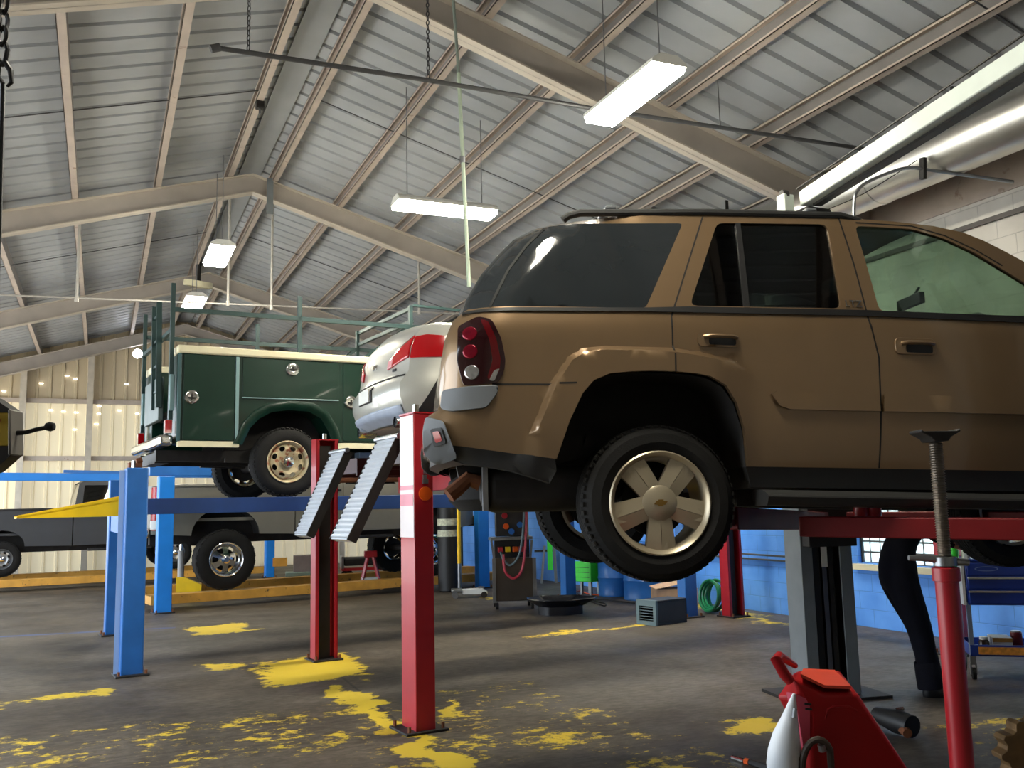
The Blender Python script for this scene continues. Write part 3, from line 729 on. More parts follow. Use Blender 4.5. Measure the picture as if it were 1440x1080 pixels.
for sd in (0, 1):
    y = -.035 if sd == 0 else 1.89+.035; s_ = 1 if sd == 0 else -1
    b = MB(); pr = rnd([(-.06,.0),(.02,.028),(.15,.028),(.17,0),(.14,-.05),(-.03,-.05)], .02)
    b.prism(pr, lambda p, q: (.49, y+s_*p, 1.525-1.12+q), lambda p, q: (2.34, y+s_*p, 1.455-1.12+q)); b.build('running_board', CLAD, SUV, local=True)
    MB().tube([(-.40, .215 if sd == 0 else 1.675, 2.950-1.12), (-.37, .208 if sd == 0 else 1.682, 2.972-1.12), (-.31, .2 if sd == 0 else 1.69, 2.985-1.12), (.35, .19 if sd == 0 else 1.70, 2.992-1.12), (1.08, .19 if sd == 0 else 1.70, 2.982-1.12), (1.19, .2 if sd == 0 else 1.69, 2.955-1.12)], .02, 10).build('roof_rail', CLAD, SUV, local=True)
for s_ in (-.15, .93):
    MB().box(s_-.03, s_+.03, .2, 1.69, 3.005-1.12, 3.03-1.12).build('roof_crossbar', PADG, SUV, local=True, bevel=.008)
# wheel wells, floor, underbody
for arch in (_arch, _farch):
    for y0, y1 in ((.03, .40), (1.49, 1.86)):
        b = MB(); n = len(arch); vs = [(s, y, z-1.12) for s, z in arch for y in (y0, y1)]; b.add(vs, [(2*i, 2*i+1, 2*i+3, 2*i+2) for i in range(n-1)])
        b.prism(arch, lambda s, z: (s, y1 if y0 < 1 else y0, z-1.12), lambda s, z: (s, (y1+.01) if y0 < 1 else y0-.01, z-1.12))
        b.build('wheel_well_liner', WELL, SUV, local=True)
b = MB(); b.box(-.95, -.5, .12, 1.77, .62, .68); b.box(.45, 2.35, .06, 1.83, .44, .56); b.box(-.5, .45, .42, 1.47, .70, .80); b.box(2.35, 3.5, .42, 1.47, .5, .6)
for y in (.42, 1.38): b.bar((-.95, y, .55), (-.3, y, .68), .08, .12); b.bar((-.3, y, .68), (.5, y, .44), .08, .12); b.bar((.5, y, .42), (3.4, y, .38), .08, .13)
b.build('chassis', DARK, SUV, local=True)
MB().box(-.9, .45, .43, 1.46, .86, .90).build('cargo_floor', WELL, SUV, local=True)
b = MB(); b.tube([(0, .25, .38), (0, 1.64, .38)], .045, 12); b.lathe([(.05,-.14),(.14,-.06),(.15,.05),(.05,.14)], (0, .95, .38), (0,1,0), 16); b.build('rear_axle', DARK, SUV, local=True)
b = MB(); b.lathe([(.1,-.1),(.30,-.1),(.36,-.04),(.36,.06),(.30,.1),(.1,.1)], (-.62, .95, .46), (0,0,1), 40); b.build('spare_wheel', RUBBER, SUV, local=True)
b = MB(); b.box(-.84, -.16, .24, .48, .35, .58); b.build('muffler', DARK, SUV, local=True, bevel=.07, seg=3)
b = MB(); b.tube([(-.84,.36,.50), (-.90,.36,.52), (-.96,.34,.47), (-1.0,.33,.44)], .040, 10); b.build('tail_pipe', RUST, SUV, local=True)
MB().box(-.835, -.81, .235, .30, .36, .62).build('exhaust_strap', STEEL, SUV, local=True)
for (s_, z_) in ((0, 1.5), (2.87, 1.39)):
    road_wheel(SUV, (s_, .03, z_-1.12), .378, .235, -1, 'five', RIMP, rim_r=.243)
    road_wheel(SUV, (s_, 1.86, z_-1.12), .378, .235, 1, 'five', RIMP, rim_r=.243)
# cabin
def seat(s, y, zb):
    b = MB(); b.box(s-.05, s+.50, y-.25, y+.25, zb, zb+.16); b.bar((s-.03, y, zb+.1), (s-.22, y, zb+.62), .48, .13, (1,0,0)); b.bar((s-.215, y, zb+.62), (s-.235, y, zb+.80), .24, .09, (1,0,0))
    b.build('front_seat', SEATM, SUV, local=True, bevel=.04, seg=3)
seat(1.42, .5, .72); seat(1.42, 1.39, .72)
b = MB(); b.box(.46, .90, .25, 1.64, .74, .90); b.bar((.46,.945,.92), (.33,.945,1.32), 1.36, .13, (1,0,0))
for y in (.45, .95, 1.44): b.bar((.32,y,1.33), (.30,y,1.47), .22, .08, (1,0,0))
b.build('rear_bench', SEATM, SUV, local=True, bevel=.04, seg=3)
MB().box(2.05, 2.46, .12, 1.77, .9, 1.20).build('dashboard', BLACK, SUV, local=True, bevel=.05, seg=3)
b = MB(); b.tube([(1.92+.06*math.sin(a), .5+.18*math.cos(a), 1.22+.17*math.sin(a)) for a in [2*PI*i/24 for i in range(24)]], .014, 8, True); b.bar((1.93,.5,1.22), (2.1,.5,1.15), .04, .04); b.bar((1.93,.34,1.22),(1.93,.66,1.22), .03, .03); b.build('steering_wheel', BLACK, SUV, local=True)
b = MB(); b.bar((1.86, .80, 1.565), (1.86, 1.07, 1.565), .035, .07); b.tube([(1.87,.945,1.58), (1.93,.945,1.66)], .01, 6); b.build('rear_view_mirror', BLACK, SUV, local=True, bevel=.01)
for sd in (0, 1):
    y = .06-.16 if sd == 0 else 1.83+.16
    MB().box(2.16, 2.28, min(y, y+(.14 if sd == 0 else -.14)), max(y, y+(.14 if sd == 0 else -.14)), 1.26, 1.44).build('door_mirror', PAINT, SUV, local=True, bevel=.03, seg=3)
    MB().box(3.44, 3.62, .12 if sd == 0 else 1.49, .40 if sd == 0 else 1.77, .86, 1.0).build('head_lamp', LAMPC, SUV, local=True, bevel=.02)
def text(body, size, M, mat, parent, name='badge', ext=.002):
    cu = bpy.data.curves.new(name, 'FONT'); cu.body = body; cu.size = size; cu.extrude = ext; cu.align_x = 'CENTER'; cu.align_y = 'CENTER'
    t = bpy.data.objects.new('tmp', cu); COL.objects.link(t); dg = bpy.context.evaluated_depsgraph_get()
    me = bpy.data.meshes.new_from_object(t.evaluated_get(dg)); bpy.data.objects.remove(t); me.name = name
    M2 = (mw_chain(parent).inverted() @ M) if parent is not None else M
    me.transform(M2); me.materials.clear(); me.materials.append(mat)
    o = bpy.data.objects.new(name, me); _link(o, parent); return o
def basis(o, x, z): 
    x = Vector(x).normalized(); z = Vector(z).normalized(); n = x.cross(z)
    return Matrix((( x.x, z.x, n.x, o[0]), (x.y, z.y, n.y, o[1]), (x.z, z.z, n.z, o[2]), (0,0,0,1)))
SM = MW[SUV]
text('LTZ', .052, SM @ basis((1.035, .027, 1.350), (1, 0, -.03), (.06, .25, 1)), CHROME, SUV, 'trim_badge')
# cap emblem on the near wheels: a plain cross-bar badge
for s_, z_ in ((0, 1.5), (2.87, 1.39)):
    MB().prism([(-.034,-.006),(-.020,.010),(-.012,.010),(-.012,.016),(.014,.016),(.014,.010),(.034,.006),(.020,-.010),(.012,-.010),(.012,-.016),(-.014,-.016),(-.014,-.010)], lambda p, q: (s_+p, .0235, z_-1.12+q), lambda p, q: (s_+p, .027, z_-1.12+q)).build('wheel_emblem', pm('gold_emblem', (150, 118, 60), .35, metal=.8), SUV, local=True, smooth=0)
# ================================================================== LIFTS
def chan_post(b, p, q_dir, w, d, h, t=.012, open_to=None):
    """post at p: box, or channel open towards open_to; q_dir = across direction (unit)"""
    p = Vector(p); x = Vector(q_dir).normalized(); y = Vector((-x.y, x.x, 0))
    def bx(x0, x1, y0, y1):
        vs = [p + x*a + y*c + Vector((0,0,z)) for z in (0, h) for a, c in ((x0,y0),(x1,y0),(x1,y1),(x0,y1))]
        b.add(vs, [(0,3,2,1),(4,5,6,7),(0,1,5,4),(1,2,6,5),(2,3,7,6),(3,0,4,7)])
    if open_to is None: bx(-w/2, w/2, -d/2, d/2); return
    s = open_to                                      # +1 / -1 along y
    bx(-w/2, w/2, -s*d/2, -s*(d/2-t)) if s < 0 else bx(-w/2, w/2, -d/2, -d/2+t)
    bx(-w/2, -w/2+t, -d/2, d/2); bx(w/2-t, w/2, -d/2, d/2)
    lip = .035
    y0, y1 = (-d/2, -d/2+t) if s < 0 else (d/2-t, d/2)
    bx(-w/2, -w/2+lip, y0, y1); bx(w/2-lip, w/2, y0, y1)

def base_plate(parent, p, ang, r=.16, mat=None):
    M = Matrix.Translation(Vector((p[0], p[1], 0))) @ Matrix.Rotation(ang, 4, 'Z')
    o = MB(M).box(-r, r, -r, r, 0, .018).build('base_plate', mat or DARK, parent, bevel=.004)
    for sx in (-1, 1):
        for sy in (-1, 1):
            MB(M).cyl((sx*r*.8, sy*r*.8, .016), (sx*r*.8, sy*r*.8, .055), .013, 6).build('anchor_bolt', RUST, parent)

# ---- bay 1: red four-post lift, raised, the silver sedan on it
A1 = R_(6.3)
ux = Vector((math.cos(A1), math.sin(A1), 0)); vy = Vector((-math.sin(A1), math.cos(A1), 0))
L1 = thing('four_post_lift', 'red four-post lift raised under the silver sedan, corrugated ramps hanging', 'lift', (4.8, 8.2, 0), A1)
TOPZ = 1.985
PINK, REDP, REDF, REDN = Vector((2.045, 6.29, 0)), Vector((2.13, 9.63, 0)), Vector((7.65, 10.2, 0)), Vector((7.54, 6.62, 0))
for p, op, w, d, h in ((PINK, None, .145, .24, 2.16), (REDP, -1, .235, .16, 2.22), (REDF, -1, .25, .16, 2.2), (REDN, 1, .22, .16, 2.2)):
    b = MB(); chan_post(b, p, ux, w, d, h, open_to=op)
    po = b.build('post', RED, L1, bevel=.006 if op is None else 0)
    base_plate(po, p, A1, .155, DARK)
    if op is not None:
        MB().bar(p + Vector((0,0,.02)), p + Vector((0,0,h-.05)), .12, .02, vy).build('ladder_bar', DARK, po)
    MB(Matrix.Translation(p) @ Matrix.Rotation(A1, 4, 'Z')).box(-w/2-.005, w/2+.005, -d/2-.005, d/2+.005, h, h+.012).build('post_cap', RED, po)
    MB().cyl(p + Vector((0,0,h+.01)), p + Vector((0,0,h+.075)), .022, 8).build('cable_nut', CHROME, po)
# pale strip and warning stickers on the left face of the near post, reflector on its front
def facebox(o, x, y, n, x0, x1, z0, z1, t=.003):
    return [o + x*a + n*c + Vector((0,0,z)) for z in (z0, z1) for a, c in ((x0,0),(x1,0),(x1,t),(x0,t))]
QF = [(0,3,2,1),(4,5,6,7),(0,1,5,4),(1,2,6,5),(2,3,7,6),(3,0,4,7)]
pp = [c for c in L1.children if c.name.startswith('post')][0]
fo = PINK - ux*.0735
MB().add(facebox(fo, vy, 0, -ux, -.115, .115, 1.30, 2.15), QF).build('pale_strip', pm('off_white_strip', (236, 226, 226), .5, var=.03), pp, smooth=0)
for z0, z1 in ((1.52, 1.60), (1.63, 1.66)):
    MB().add(facebox(fo-ux*.003, vy, 0, -ux, -.108, .108, z0, z1), QF).build('sticker', pm('pink_sticker', (226, 150, 165), .5, var=.05), pp, smooth=0)
ff = PINK - vy*.1205
c = ff + Vector((0,0,1.60)) + ux*.01
MB().lathe([(0,0),(.05,0),(.048,.008),(0,.01)], c, -vy, 20, False).build('orange_reflector', ORANGE, pp)
b = MB()
for (z, dx, w) in ((1.74, .028, .012), (1.70, .022, .012), (1.67, .026, .02)):
    b.add(facebox(ff+ux*.0, ux, 0, -vy, -w+dx-.02, w+dx-.02, z, z+.03, .02), QF)
b.build('lock_latch', STEEL, pp, smooth=0)
# runways, cross beams and the two hanging ramps
for nm, v0 in (('near', .55), ('far', 2.30)):
    o = PINK + vy*v0
    o = o + ux*(.0 if nm == 'near' else .30); b = MB(); b.bar(o + ux*.12 + vy*.24 + Vector((0,0,TOPZ-.07)), o + ux*5.35 + vy*.24 + Vector((0,0,TOPZ-.07)), .48, .14)
    for s in (0, .48): b.bar(o + ux*.12 + vy*s + Vector((0,0,TOPZ-.085)), o + ux*5.35 + vy*s + Vector((0,0,TOPZ-.085)), .03, .16)
    b.build('runway', pm('dark_red_runway', (58, 16, 18), .5, var=.15), L1)
for p, q in ((PINK, REDP), (REDN, REDF)):
    d = (q-p).normalized(); sh = ux*(.85 if p is PINK else -.3); MB().bar(p + sh + d*.14 + Vector((0,0,TOPZ-.23)), q + sh - d*.14 + Vector((0,0,TOPZ-.23)), .12, .18).build('cross_beam', RED, L1)
RAMP = pm('galvanised_ramp', (196, 202, 210), .38, metal=.45, var=.08)
for top, bot in (((545, 616), (476.5, 758.5)), ((476.5, 635), (422.5, 753))):
    Z = 6.95 if top[0] > 500 else 8.35
    a = at(*top, Z); e = at(*bot, Z-.12); n = 20
    x = vy; d = (e-a).normalized(); nn = x.cross(d).normalized(); 
    if nn.x > 0: nn = -nn
    wd = .36
    b = MB(); vs = []; L = (e-a).length; k = n*4
    for i in range(k+1):
        h = .010*(1 if i % 4 in (1, 2) else 0)
        for s in (-1, 1):
            p = a + d*(L*i/k) + x*(s*wd/2); vs += [p + nn*h, p - nn*.05]
    fs = []
    for i in range(k):
        o = 4*i; fs += [(o, o+2, o+6, o+4), (o+1, o+5, o+7, o+3), (o, o+4, o+5, o+1), (o+2, o+3, o+7, o+6)]
    fs += [(0,1,3,2), (4*k, 4*k+2, 4*k+3, 4*k+1)]
    b.add(vs, fs); r = b.build('drive_on_ramp', RAMP, L1, smooth=0)
    b = MB()
    for s in (-1, 1): b.bar(a + x*(s*(wd/2+.006)) - nn*.03, e + x*(s*(wd/2+.006)) - nn*.03, .012, .075, nn)
    b.build('ramp_side_rail', DARK, r)
    MB().tube([a - x*wd*.62, a + x*wd*.62], .022, 10).build('hinge_pin', STEEL, r)

# ---- bay 2: blue four-post lift under the service truck
def four_post(label, nl, fl, nr, fr, h, top, thick, post_mat, run_mat, widths, run_in, run_x, extra_names=True, post_w=.2, post_d=.17):
    c = (nl+nr+fl+fr)/4; x = (nr-nl).normalized(); ang = math.atan2(x.y, x.x); y = Vector((-x.y, x.x, 0))
    t = thing('four_post_lift', label, 'lift', (c.x, c.y, 0), ang)
    for p, op in ((nl, None), (fl, None), (nr, None), (fr, None)):
        b = MB(); chan_post(b, p, x, post_w, post_d, h, open_to=op); po = b.build('post', post_mat, t, bevel=.012)
        base_plate(po, p, ang, .15)
    for v0 in run_in:
        o = nl + y*v0
        b = MB(); b.bar(o + x*run_x[0] + y*.25 + Vector((0,0,top-thick/2)), o + x*run_x[1] + y*.25 + Vector((0,0,top-thick/2)), .50, thick)
        b.bar(o + x*run_x[0] + y*.0 + Vector((0,0,top-thick/2+.008)), o + x*run_x[1] + Vector((0,0,top-thick/2+.008)), .03, thick+.016)
        b.build('runway', run_mat, t, bevel=.004)
    return t, x, y
nl, fl, nr, fr = Vector((.315, 9.72, 0)), Vector((.20, 13.03, 0)), Vector((7.14, 10.49, 0)), Vector((7.05, 13.75, 0))
NAVY = pm('navy_runway_paint', (28, 62, 120), .45, var=.12)
L2, x2, y2 = four_post('tall blue four-post lift holding up the green service truck', nl, fl, nr, fr, 1.95, 1.64, .14, BLUE, NAVY, None, (.32, 2.35), (.10, 6.75))
for p, q in ((nl, fl), (nr, fr)):
    d = (q-p).normalized(); MB().bar(p + d*.1 + Vector((0,0,1.40)), q - d*.1 + Vector((0,0,1.40)), .14, .2).build('cross_beam', BLUE, L2)
po = [c for c in L2.children if c.name.startswith('post')][0]
MB().bar(nl - x2*.115 + Vector((0,0,.0)) + y2*.05, nl - x2*.115 + y2*.05 + Vector((0,0,1.93)), .03, .06).build('cable_channel', pm('pale_blue_steel', (150, 178, 215), .35, var=.05), po)
MB().cyl(nl + Vector((0,0,1.95)) - x2*.03, nl + Vector((0,0,2.02)) - x2*.03, .02, 8).build('cable_nut', CHROME, po)
# yellow wedge ramp on the runway's left end
o = nl + y2*.32
ra = MB()
for s in (0, .46):
    ra.prism([(-1.0, 1.49), (.05, 1.49), (.05, 1.70), (-.02, 1.70), (-1.0, 1.512)], lambda u, z: o + x2*u + y2*s + Vector((0,0,z)), lambda u, z: o + x2*u + y2*(s+.04) + Vector((0,0,z)))
ra.prism([(-1.0, 1.50), (.05, 1.68), (.05, 1.665), (-1.0, 1.488)], lambda u, z: o + x2*u + Vector((0,0,z)), lambda u, z: o + x2*u + y2*.5 + Vector((0,0,z)))
rp = ra.build('approach_ramp', YELLOW, L2, smooth=0)
MB().tube([o + x2*.04 - y2*.03 + Vector((0,0,1.67)), o + x2*.13 - y2*.03 + Vector((0,0,1.67))], .03, 8).build('hinge_pin', DARK, rp)

# ---- bay 3: blue four-post lift lowered, ochre runways, the off-road pickup on it
L3, x3, y3 = four_post('farther blue four-post lift with ochre runways lowered under the silver pickup', Vector((.93, 15.42, 0)), Vector((.45, 18.7, 0)), Vector((6.585, 16.35, 0)), Vector((6.1, 19.6, 0)), 2.08, .23, .13, BLUE_B, OCHRE, None, (.28, 2.25), (-.12, 7.0), post_w=.23)
c0 = Vector((.93, 15.42, 0))
MB().bar(c0 - x3*.26 + Vector((0,0,2.165)), c0 + x3*1.05 + y3*.1 + Vector((0,0,2.165)), .12, .15).build('top_beam', BLUE, L3, bevel=.006)
MB().bar(c0 + x3*.72 + y3*3.2 + Vector((0,0,0)), c0 + x3*.72 + y3*3.2 + Vector((0,0,2.02)), .2, .2).build('rear_strut', BLUE, L3)
MB().bar(c0 + x3*.10 - y3*.02 + Vector((0,0,2.075)), c0 + x3*1.05 + y3*.1 + Vector((0,0,2.075)), .06, .03).build('beam_flange', BLUE, L3)
# ---- bay 4: low ochre drive-on rack and a blue overhead rail by the gable
L4, x4, y4 = four_post('farthest blue lift by the gable, ochre runways under the dark grey pickup', Vector((-3.3, 21.2, 0)), Vector((-3.5, 24.5, 0)), Vector((3.6, 22.0, 0)), Vector((3.4, 25.3, 0)), 2.28, .23, .13, BLUE_B, OCHRE, None, (.2, 2.2), (-.8, 7.0))
p0 = Vector((-3.3, 21.2, 0)); MB().bar(p0 + Vector((0,0,2.34)), p0 + x4*3.75 + Vector((0,0,2.30)), .12, .16).build('top_beam', BLUE_B, L4, bevel=.006)
MB().bar(p0 + x4*2.6 + Vector((0,0,2.43)), p0 + x4*3.75 + Vector((0,0,2.40)), .1, .06).build('top_beam_cap', BLUE, L4)

# ---- grey two-post lift that carries the SUV
T2 = thing('two_post_lift', 'grey two-post lift with red arms under the brown SUV and a pale overhead beam', 'lift', (5.2, 5.6, 0))
ax = (at(455, 713, 5) - EYE); ax.z = 0; ax.normalize()            # from near column to far column
bx_ = Vector((ax.y, -ax.x, 0))
colb = at(1176, 985, 7.0); colb = Vector((colb.x, colb.y, 0))
for base, s in ((colb, -1), (colb - ax*3.45, 1)):
    b = MB()
    def cb(x0, x1, y0, y1, z0, z1):
        vs = [base + bx_*a + ax*(c*(-s)) + Vector((0,0,z)) for z in (z0, z1) for a, c in ((x0,y0),(x1,y0),(x1,y1),(x0,y1))]
        b.add(vs, QF)
    H = 3.75
    cb(-.215, -.205, 0, .26, 0, H); cb(.205, .215, 0, .26, 0, H); cb(-.215, .215, .25, .26, 0, H)
    cb(-.215, -.120, 0, .012, 0, H); cb(.110, .215, 0, .012, 0, H)
    po = b.build('column', GREY if s < 0 else GREY, T2, bevel=.004)
    b = MB(); cb(-.40, .40, -.12, .42, 0, .022); b.build('base_plate', DARK, po)
    b = MB(); cb(-.11, -.05, .03, .20, .05, H-.2); b.build('slide_block', BLACK, po)
    b = MB(); cb(.02, .06, .02, .20, .05, H-.2); b.build('lock_rail', DARK, po)
    b = MB(); cb(-.035, -.0, .015, .022, .06, 1.02); b.build('rail_strip', pm('dull_steel_strip', (90, 92, 100), .4, metal=.5), po)
    if s < 0:
        b = MB(); cb(-.04, .01, .012, .016, .98, 1.17); b.build('paper_label', WHITE, po, smooth=0)
    cz = 1.20
    b = MB(); cb(-.20, .20, -.11, .20, cz-.06, cz+.55); cr = b.build('carriage', DARK, T2, bevel=.006)
    if s < 0:
        b = MB(); cb(-.14, .28, -.135, -.11, cz+.115, cz+.13); b.build('bright_edge', STEEL, cr)
        b = MB(); cb(-.06, -.035, -.14, -.132, cz+.06, cz+.09); b.build('white_tag', WHITE, cr, smooth=0)
# arms: swung towards the SUV's frame
ARM = pm('lift_arm_red', (100, 10, 13), .5, var=.15, spec=.3)
farc = colb - ax*.08
def arm(p, q, w, h, parent=T2, pad=True, taper=1.0):
    b = MB(); b.bar(p, q, w, h); a = b.build('swing_arm', ARM, parent, bevel=.006)
    m = p.lerp(q, .62); d = (q-p).normalized()
    if taper: MB().bar(m, q + d*.28, w*.72, h*.66).build('arm_extension', ARM, a, bevel=.005)
    if pad:
        e = q + d*.20
        MB().lathe([(.06, 0), (.062, .05), (.05, .06), (.05, .11), (.0, .112)], e + Vector((0,0,h*.3)), (0,0,1), 20).build('lift_pad', BLACK, a)
    return a
arm(farc + bx_*-.12 - ax*.05 + Vector((0,0,1.335)), at(1020, 729, 5.35), .15, .13)
arm(farc + bx_*.1 - ax*.12 + Vector((0,0,1.335)), at(1560, 733, 5.9), .15, .13)
nc = colb - ax*3.37
arm(nc - bx_*.16 + ax*.05 + Vector((0,0,1.328)), at(1128, 740, 4.72), .15, .10, pad=False, taper=0)
arm(nc + bx_*.12 + ax*.05 + Vector((0,0,1.28)), nc + bx_*.9 + ax*.75 + Vector((0,0,1.26)), .15, .13)
for px in (1211, 1230):
    c = at(px, 727, 4.78); MB().lathe([(.033,0),(.036,.01),(.036,.05),(.03,.058),(0,.058)], c, (0,0,1), 18, False).build('adapter_pad', RED, T2)
# overhead beam
ob = colb + Vector((0,0,3.915))
b = MB(); b.bar(ob - ax*.02 + bx_*.02, ob - ax*3.5 + bx_*.02, .13, .125); b.build('overhead_beam', LGREY, T2, bevel=.01)
MB().bar(ob + Vector((0,0,-.075)) - ax*.1 + bx_*.06, ob - ax*3.4 + Vector((0,0,-.075)) + bx_*.06, .07, .02).build('cable_tray', DARK, T2)
MB().tube([ob + Vector((0,0,.09)) - bx_*.05, ob - ax*3.4 + Vector((0,0,.09)) - bx_*.05], .008, 6).build('hydraulic_line', DARK, T2)
MB().bar(ob - bx_*.16 + Vector((0,0,-.45)), ob - bx_*.16 + Vector((0,0,.03)), .10, .10).build('column_cap', LGREY, T2, bevel=.01)
b = MB(); b.lathe([(0,-.025),(.05,-.025),(.055,0),(.05,.025),(0,.025)], ob - bx_*.17 + Vector((0,0,.02)), bx_, 24); b.build('cable_pulley', DARK, T2)
b = MB(); b.box(-.09,.13,-.1,.1,-.22,-.02)
b.M = None; b2 = MB(Matrix.Translation(ob + bx_*.06 + Vector((0,0,-.05)))); b2.box(-.12,.14,-.10,.10,-.24,-.03); b2.build('shutoff_box', BLACK, T2, bevel=.03)
# ------------------------------------------------------------------ green service truck on the blue lift
GREEN = pm('dark_green_truck_paint', (8, 42, 31), .32, var=.08, coat=.2, spec=.3)
GTRIM = pm('pale_green_trim', (120, 150, 152), .35, var=.08)
GSTEEL = pm('green_rack_steel', (44, 66, 66), .4, metal=.3, var=.15)
TA = R_(6.5)
ST = thing('service_truck', 'dark green utility bed truck with ladder rack, up on the blue lift', 'truck', (1.956, 10.753, 1.665), TA)
TZ = 1.665
def T(s, y, z): return (s, y, z-TZ)
_bo = [(-1.23,2.27),(-.56,2.255),(-.47,2.46),(-.36,2.58),(-.21,2.665),(.01,2.70),(.26,2.685),(.42,2.60),(.52,2.44),(.57,2.29),(2.55,2.28),(2.55,3.25),(-1.23,3.25)]
for sd in (0, 1):
    y0, y1 = ((.0, .50) if sd == 0 else (1.60, 2.10)); f = y0 if sd == 0 else y1; s_ = -1 if sd == 0 else 1
    b = MB(); b.prism(_bo, lambda s, z: T(s, y0, z), lambda s, z: T(s, y1, z))
    side = b.build('utility_body', GREEN, ST, local=True, smooth=30, bevel=.008)
    def plate(name, poly, mat, off, th=.018, parent=side, r=.015, bev=.004):
        po = rnd(poly, r) if r else poly
        return MB().prism(po, lambda s, z: T(s, f+s_*off, z), lambda s, z: T(s, f+s_*(off-th), z)).build(name, mat, parent, local=True, smooth=30, bevel=bev)
    d1 = plate('cabinet_door', [(-1.17,2.295),(-.62,2.295),(-.62,3.24),(-1.17,3.24)], GREEN, .014)
    d2 = plate('cabinet_door', [(-.53,2.795),(.60,2.80),(.60,3.24),(-.53,3.24)], GREEN, .010)
    d3 = plate('cabinet_door', [(.66,2.31),(1.30,2.31),(1.30,3.24),(.66,3.24)], GREEN, .010)
    d4 = plate('cabinet_door', [(1.36,2.31),(2.48,2.31),(2.48,3.24),(1.36,3.24)], GREEN, .010)
    plate('door_trim', [(-.61,2.285),(-.572,2.285),(-.572,3.24),(-.61,3.24)], GTRIM, .022, r=0)
    plate('rear_trim', [(-1.235,2.28),(-1.195,2.28),(-1.195,3.245),(-1.235,3.245)], pm('teal_trim', (52, 84, 88), .35), .018, r=0)
    plate('drip_rail', [(-.535,2.775),(.60,2.782),(.60,2.795),(-.535,2.79)], GTRIM, .022, r=0)
    for dd, s0, z0 in ((d1, -1.085, 2.765), (d2, .04, 3.135), (d3, .755, 2.775)):
        c = Vector(T(s0, f+s_*.014, z0)); ax0 = Vector((0, s_, 0))
        h = MB().lathe([(0,.012),(.03,.012),(.055,.018),(.075,.012),(.08,0)], c, ax0, 24, False).build('latch', CHROME, dd, local=True)
        b = MB(); b.bar(c+ax0*.022+Vector((-.035,0,-.008)), c+ax0*.022+Vector((.045,0,-.008)), .018, .014); b.bar(c+ax0*.02+Vector((.0,0,-.03)), c+ax0*.02+Vector((.0,0,.03)), .016, .012); b.build('latch_handle', DARK, h, local=True)
    yw = .50 if sd == 0 else 1.58
    MB().prism([(-.62,2.22),(-.62,2.70),(.62,2.70),(.62,2.22)], lambda s, z: T(s, yw, z), lambda s, z: T(s, yw+.02, z)).build('wheelhouse_panel', WELL, side, local=True)
    # wheel arch lip
    lip = [(-.56,2.255),(-.47,2.46),(-.36,2.58),(-.21,2.665),(.01,2.70),(.26,2.685),(.42,2.60),(.52,2.44),(.57,2.29)]
    b = MB(); vs = []
    cen = Vector((.02, 2.2))
    for s, z in lip:
        q = (Vector((s, z))-cen).normalized()
        for k, o in ((0, .0), (.055, .035), (.09, .02), (.09, -.01), (-.02, -.01)):
            vs.append(T(s+q.x*k-q.x*.02, f+s_*o, z+q.y*k-q.y*.02))
    n = len(lip); b.add(vs, [(5*i+j, 5*i+(j+1)%5, 5*i+5+(j+1)%5, 5*i+5+j) for i in range(n-1) for j in range(5)]); b.build('wheel_arch_lip', GREEN, side, local=True, smooth=60)
    b = MB(); b.prism([(-1.24,3.25),(-1.24,3.34),(2.55,3.34),(2.55,3.25)], lambda s, z: T(s, f+s_*.03, z), lambda s, z: T(s, f-s_*.46, z)); b.build('top_cap', CREAM, side, local=True, bevel=.02)
    for s0, s1 in ((-1.22,-.56), (.57, 2.55)):
        MB().prism([(s0,2.22),(s1,2.22),(s1,2.285),(s0,2.285)], lambda s, z: T(s, f+s_*.012, z), lambda s, z: T(s, f-s_*.05, z)).build('sill_strip', CREAM, side, local=True, bevel=.004)
    # ladder rack on this side
    yr = .12 if sd == 0 else 1.98
    up = MB(); up.bar(T(-1.28, yr, 2.5), T(-1.28, yr, 4.05), .045, .045); up.build('rack_upright', GSTEEL, ST, local=True)
    for s0, z0, z1 in ((.16, 3.34, 4.04), (1.60, 3.34, 4.06)):
        MB().bar(T(s0, yr, z0), T(s0, yr, z1), .045, .045).build('rack_upright', GSTEEL, ST, local=True)
    MB().bar(T(-1.28, yr, 3.755), T(3.6, yr, 3.80), .045, .05).build('rack_rail', GSTEEL, ST, local=True)
    MB().bar(T(1.04, yr+(.25 if sd == 0 else -.25), 3.36), T(1.55, yr, 3.77), .045, .04).build('rack_brace', GSTEEL, ST, local=True)
for s0, z0 in ((-1.28, 3.52), (1.62, 4.03), (1.62, 3.86)):
    MB().bar(T(s0, .12, z0), T(s0, 1.98, z0), .045, .045).build('rack_crossbar', GSTEEL, ST, local=True)
MB().bar(T(1.62, .1, 4.06), T(3.6, .1, 4.04), .04, .03).build('rack_cab_rail', GSTEEL, ST, local=True)
MB().bar(T(1.6, .12, 3.335), T(1.6, .12, 3.40), .06, .06).build('rack_foot', WHITE, ST, local=True)
b = MB(); b.box(-1.2, 2.55, .5, 1.6, 2.62-TZ, 2.68-TZ); b.box(2.5, 2.55, .5, 1.6, 2.68-TZ, 3.25-TZ); b.build('bed_floor', DARK, ST, local=True)
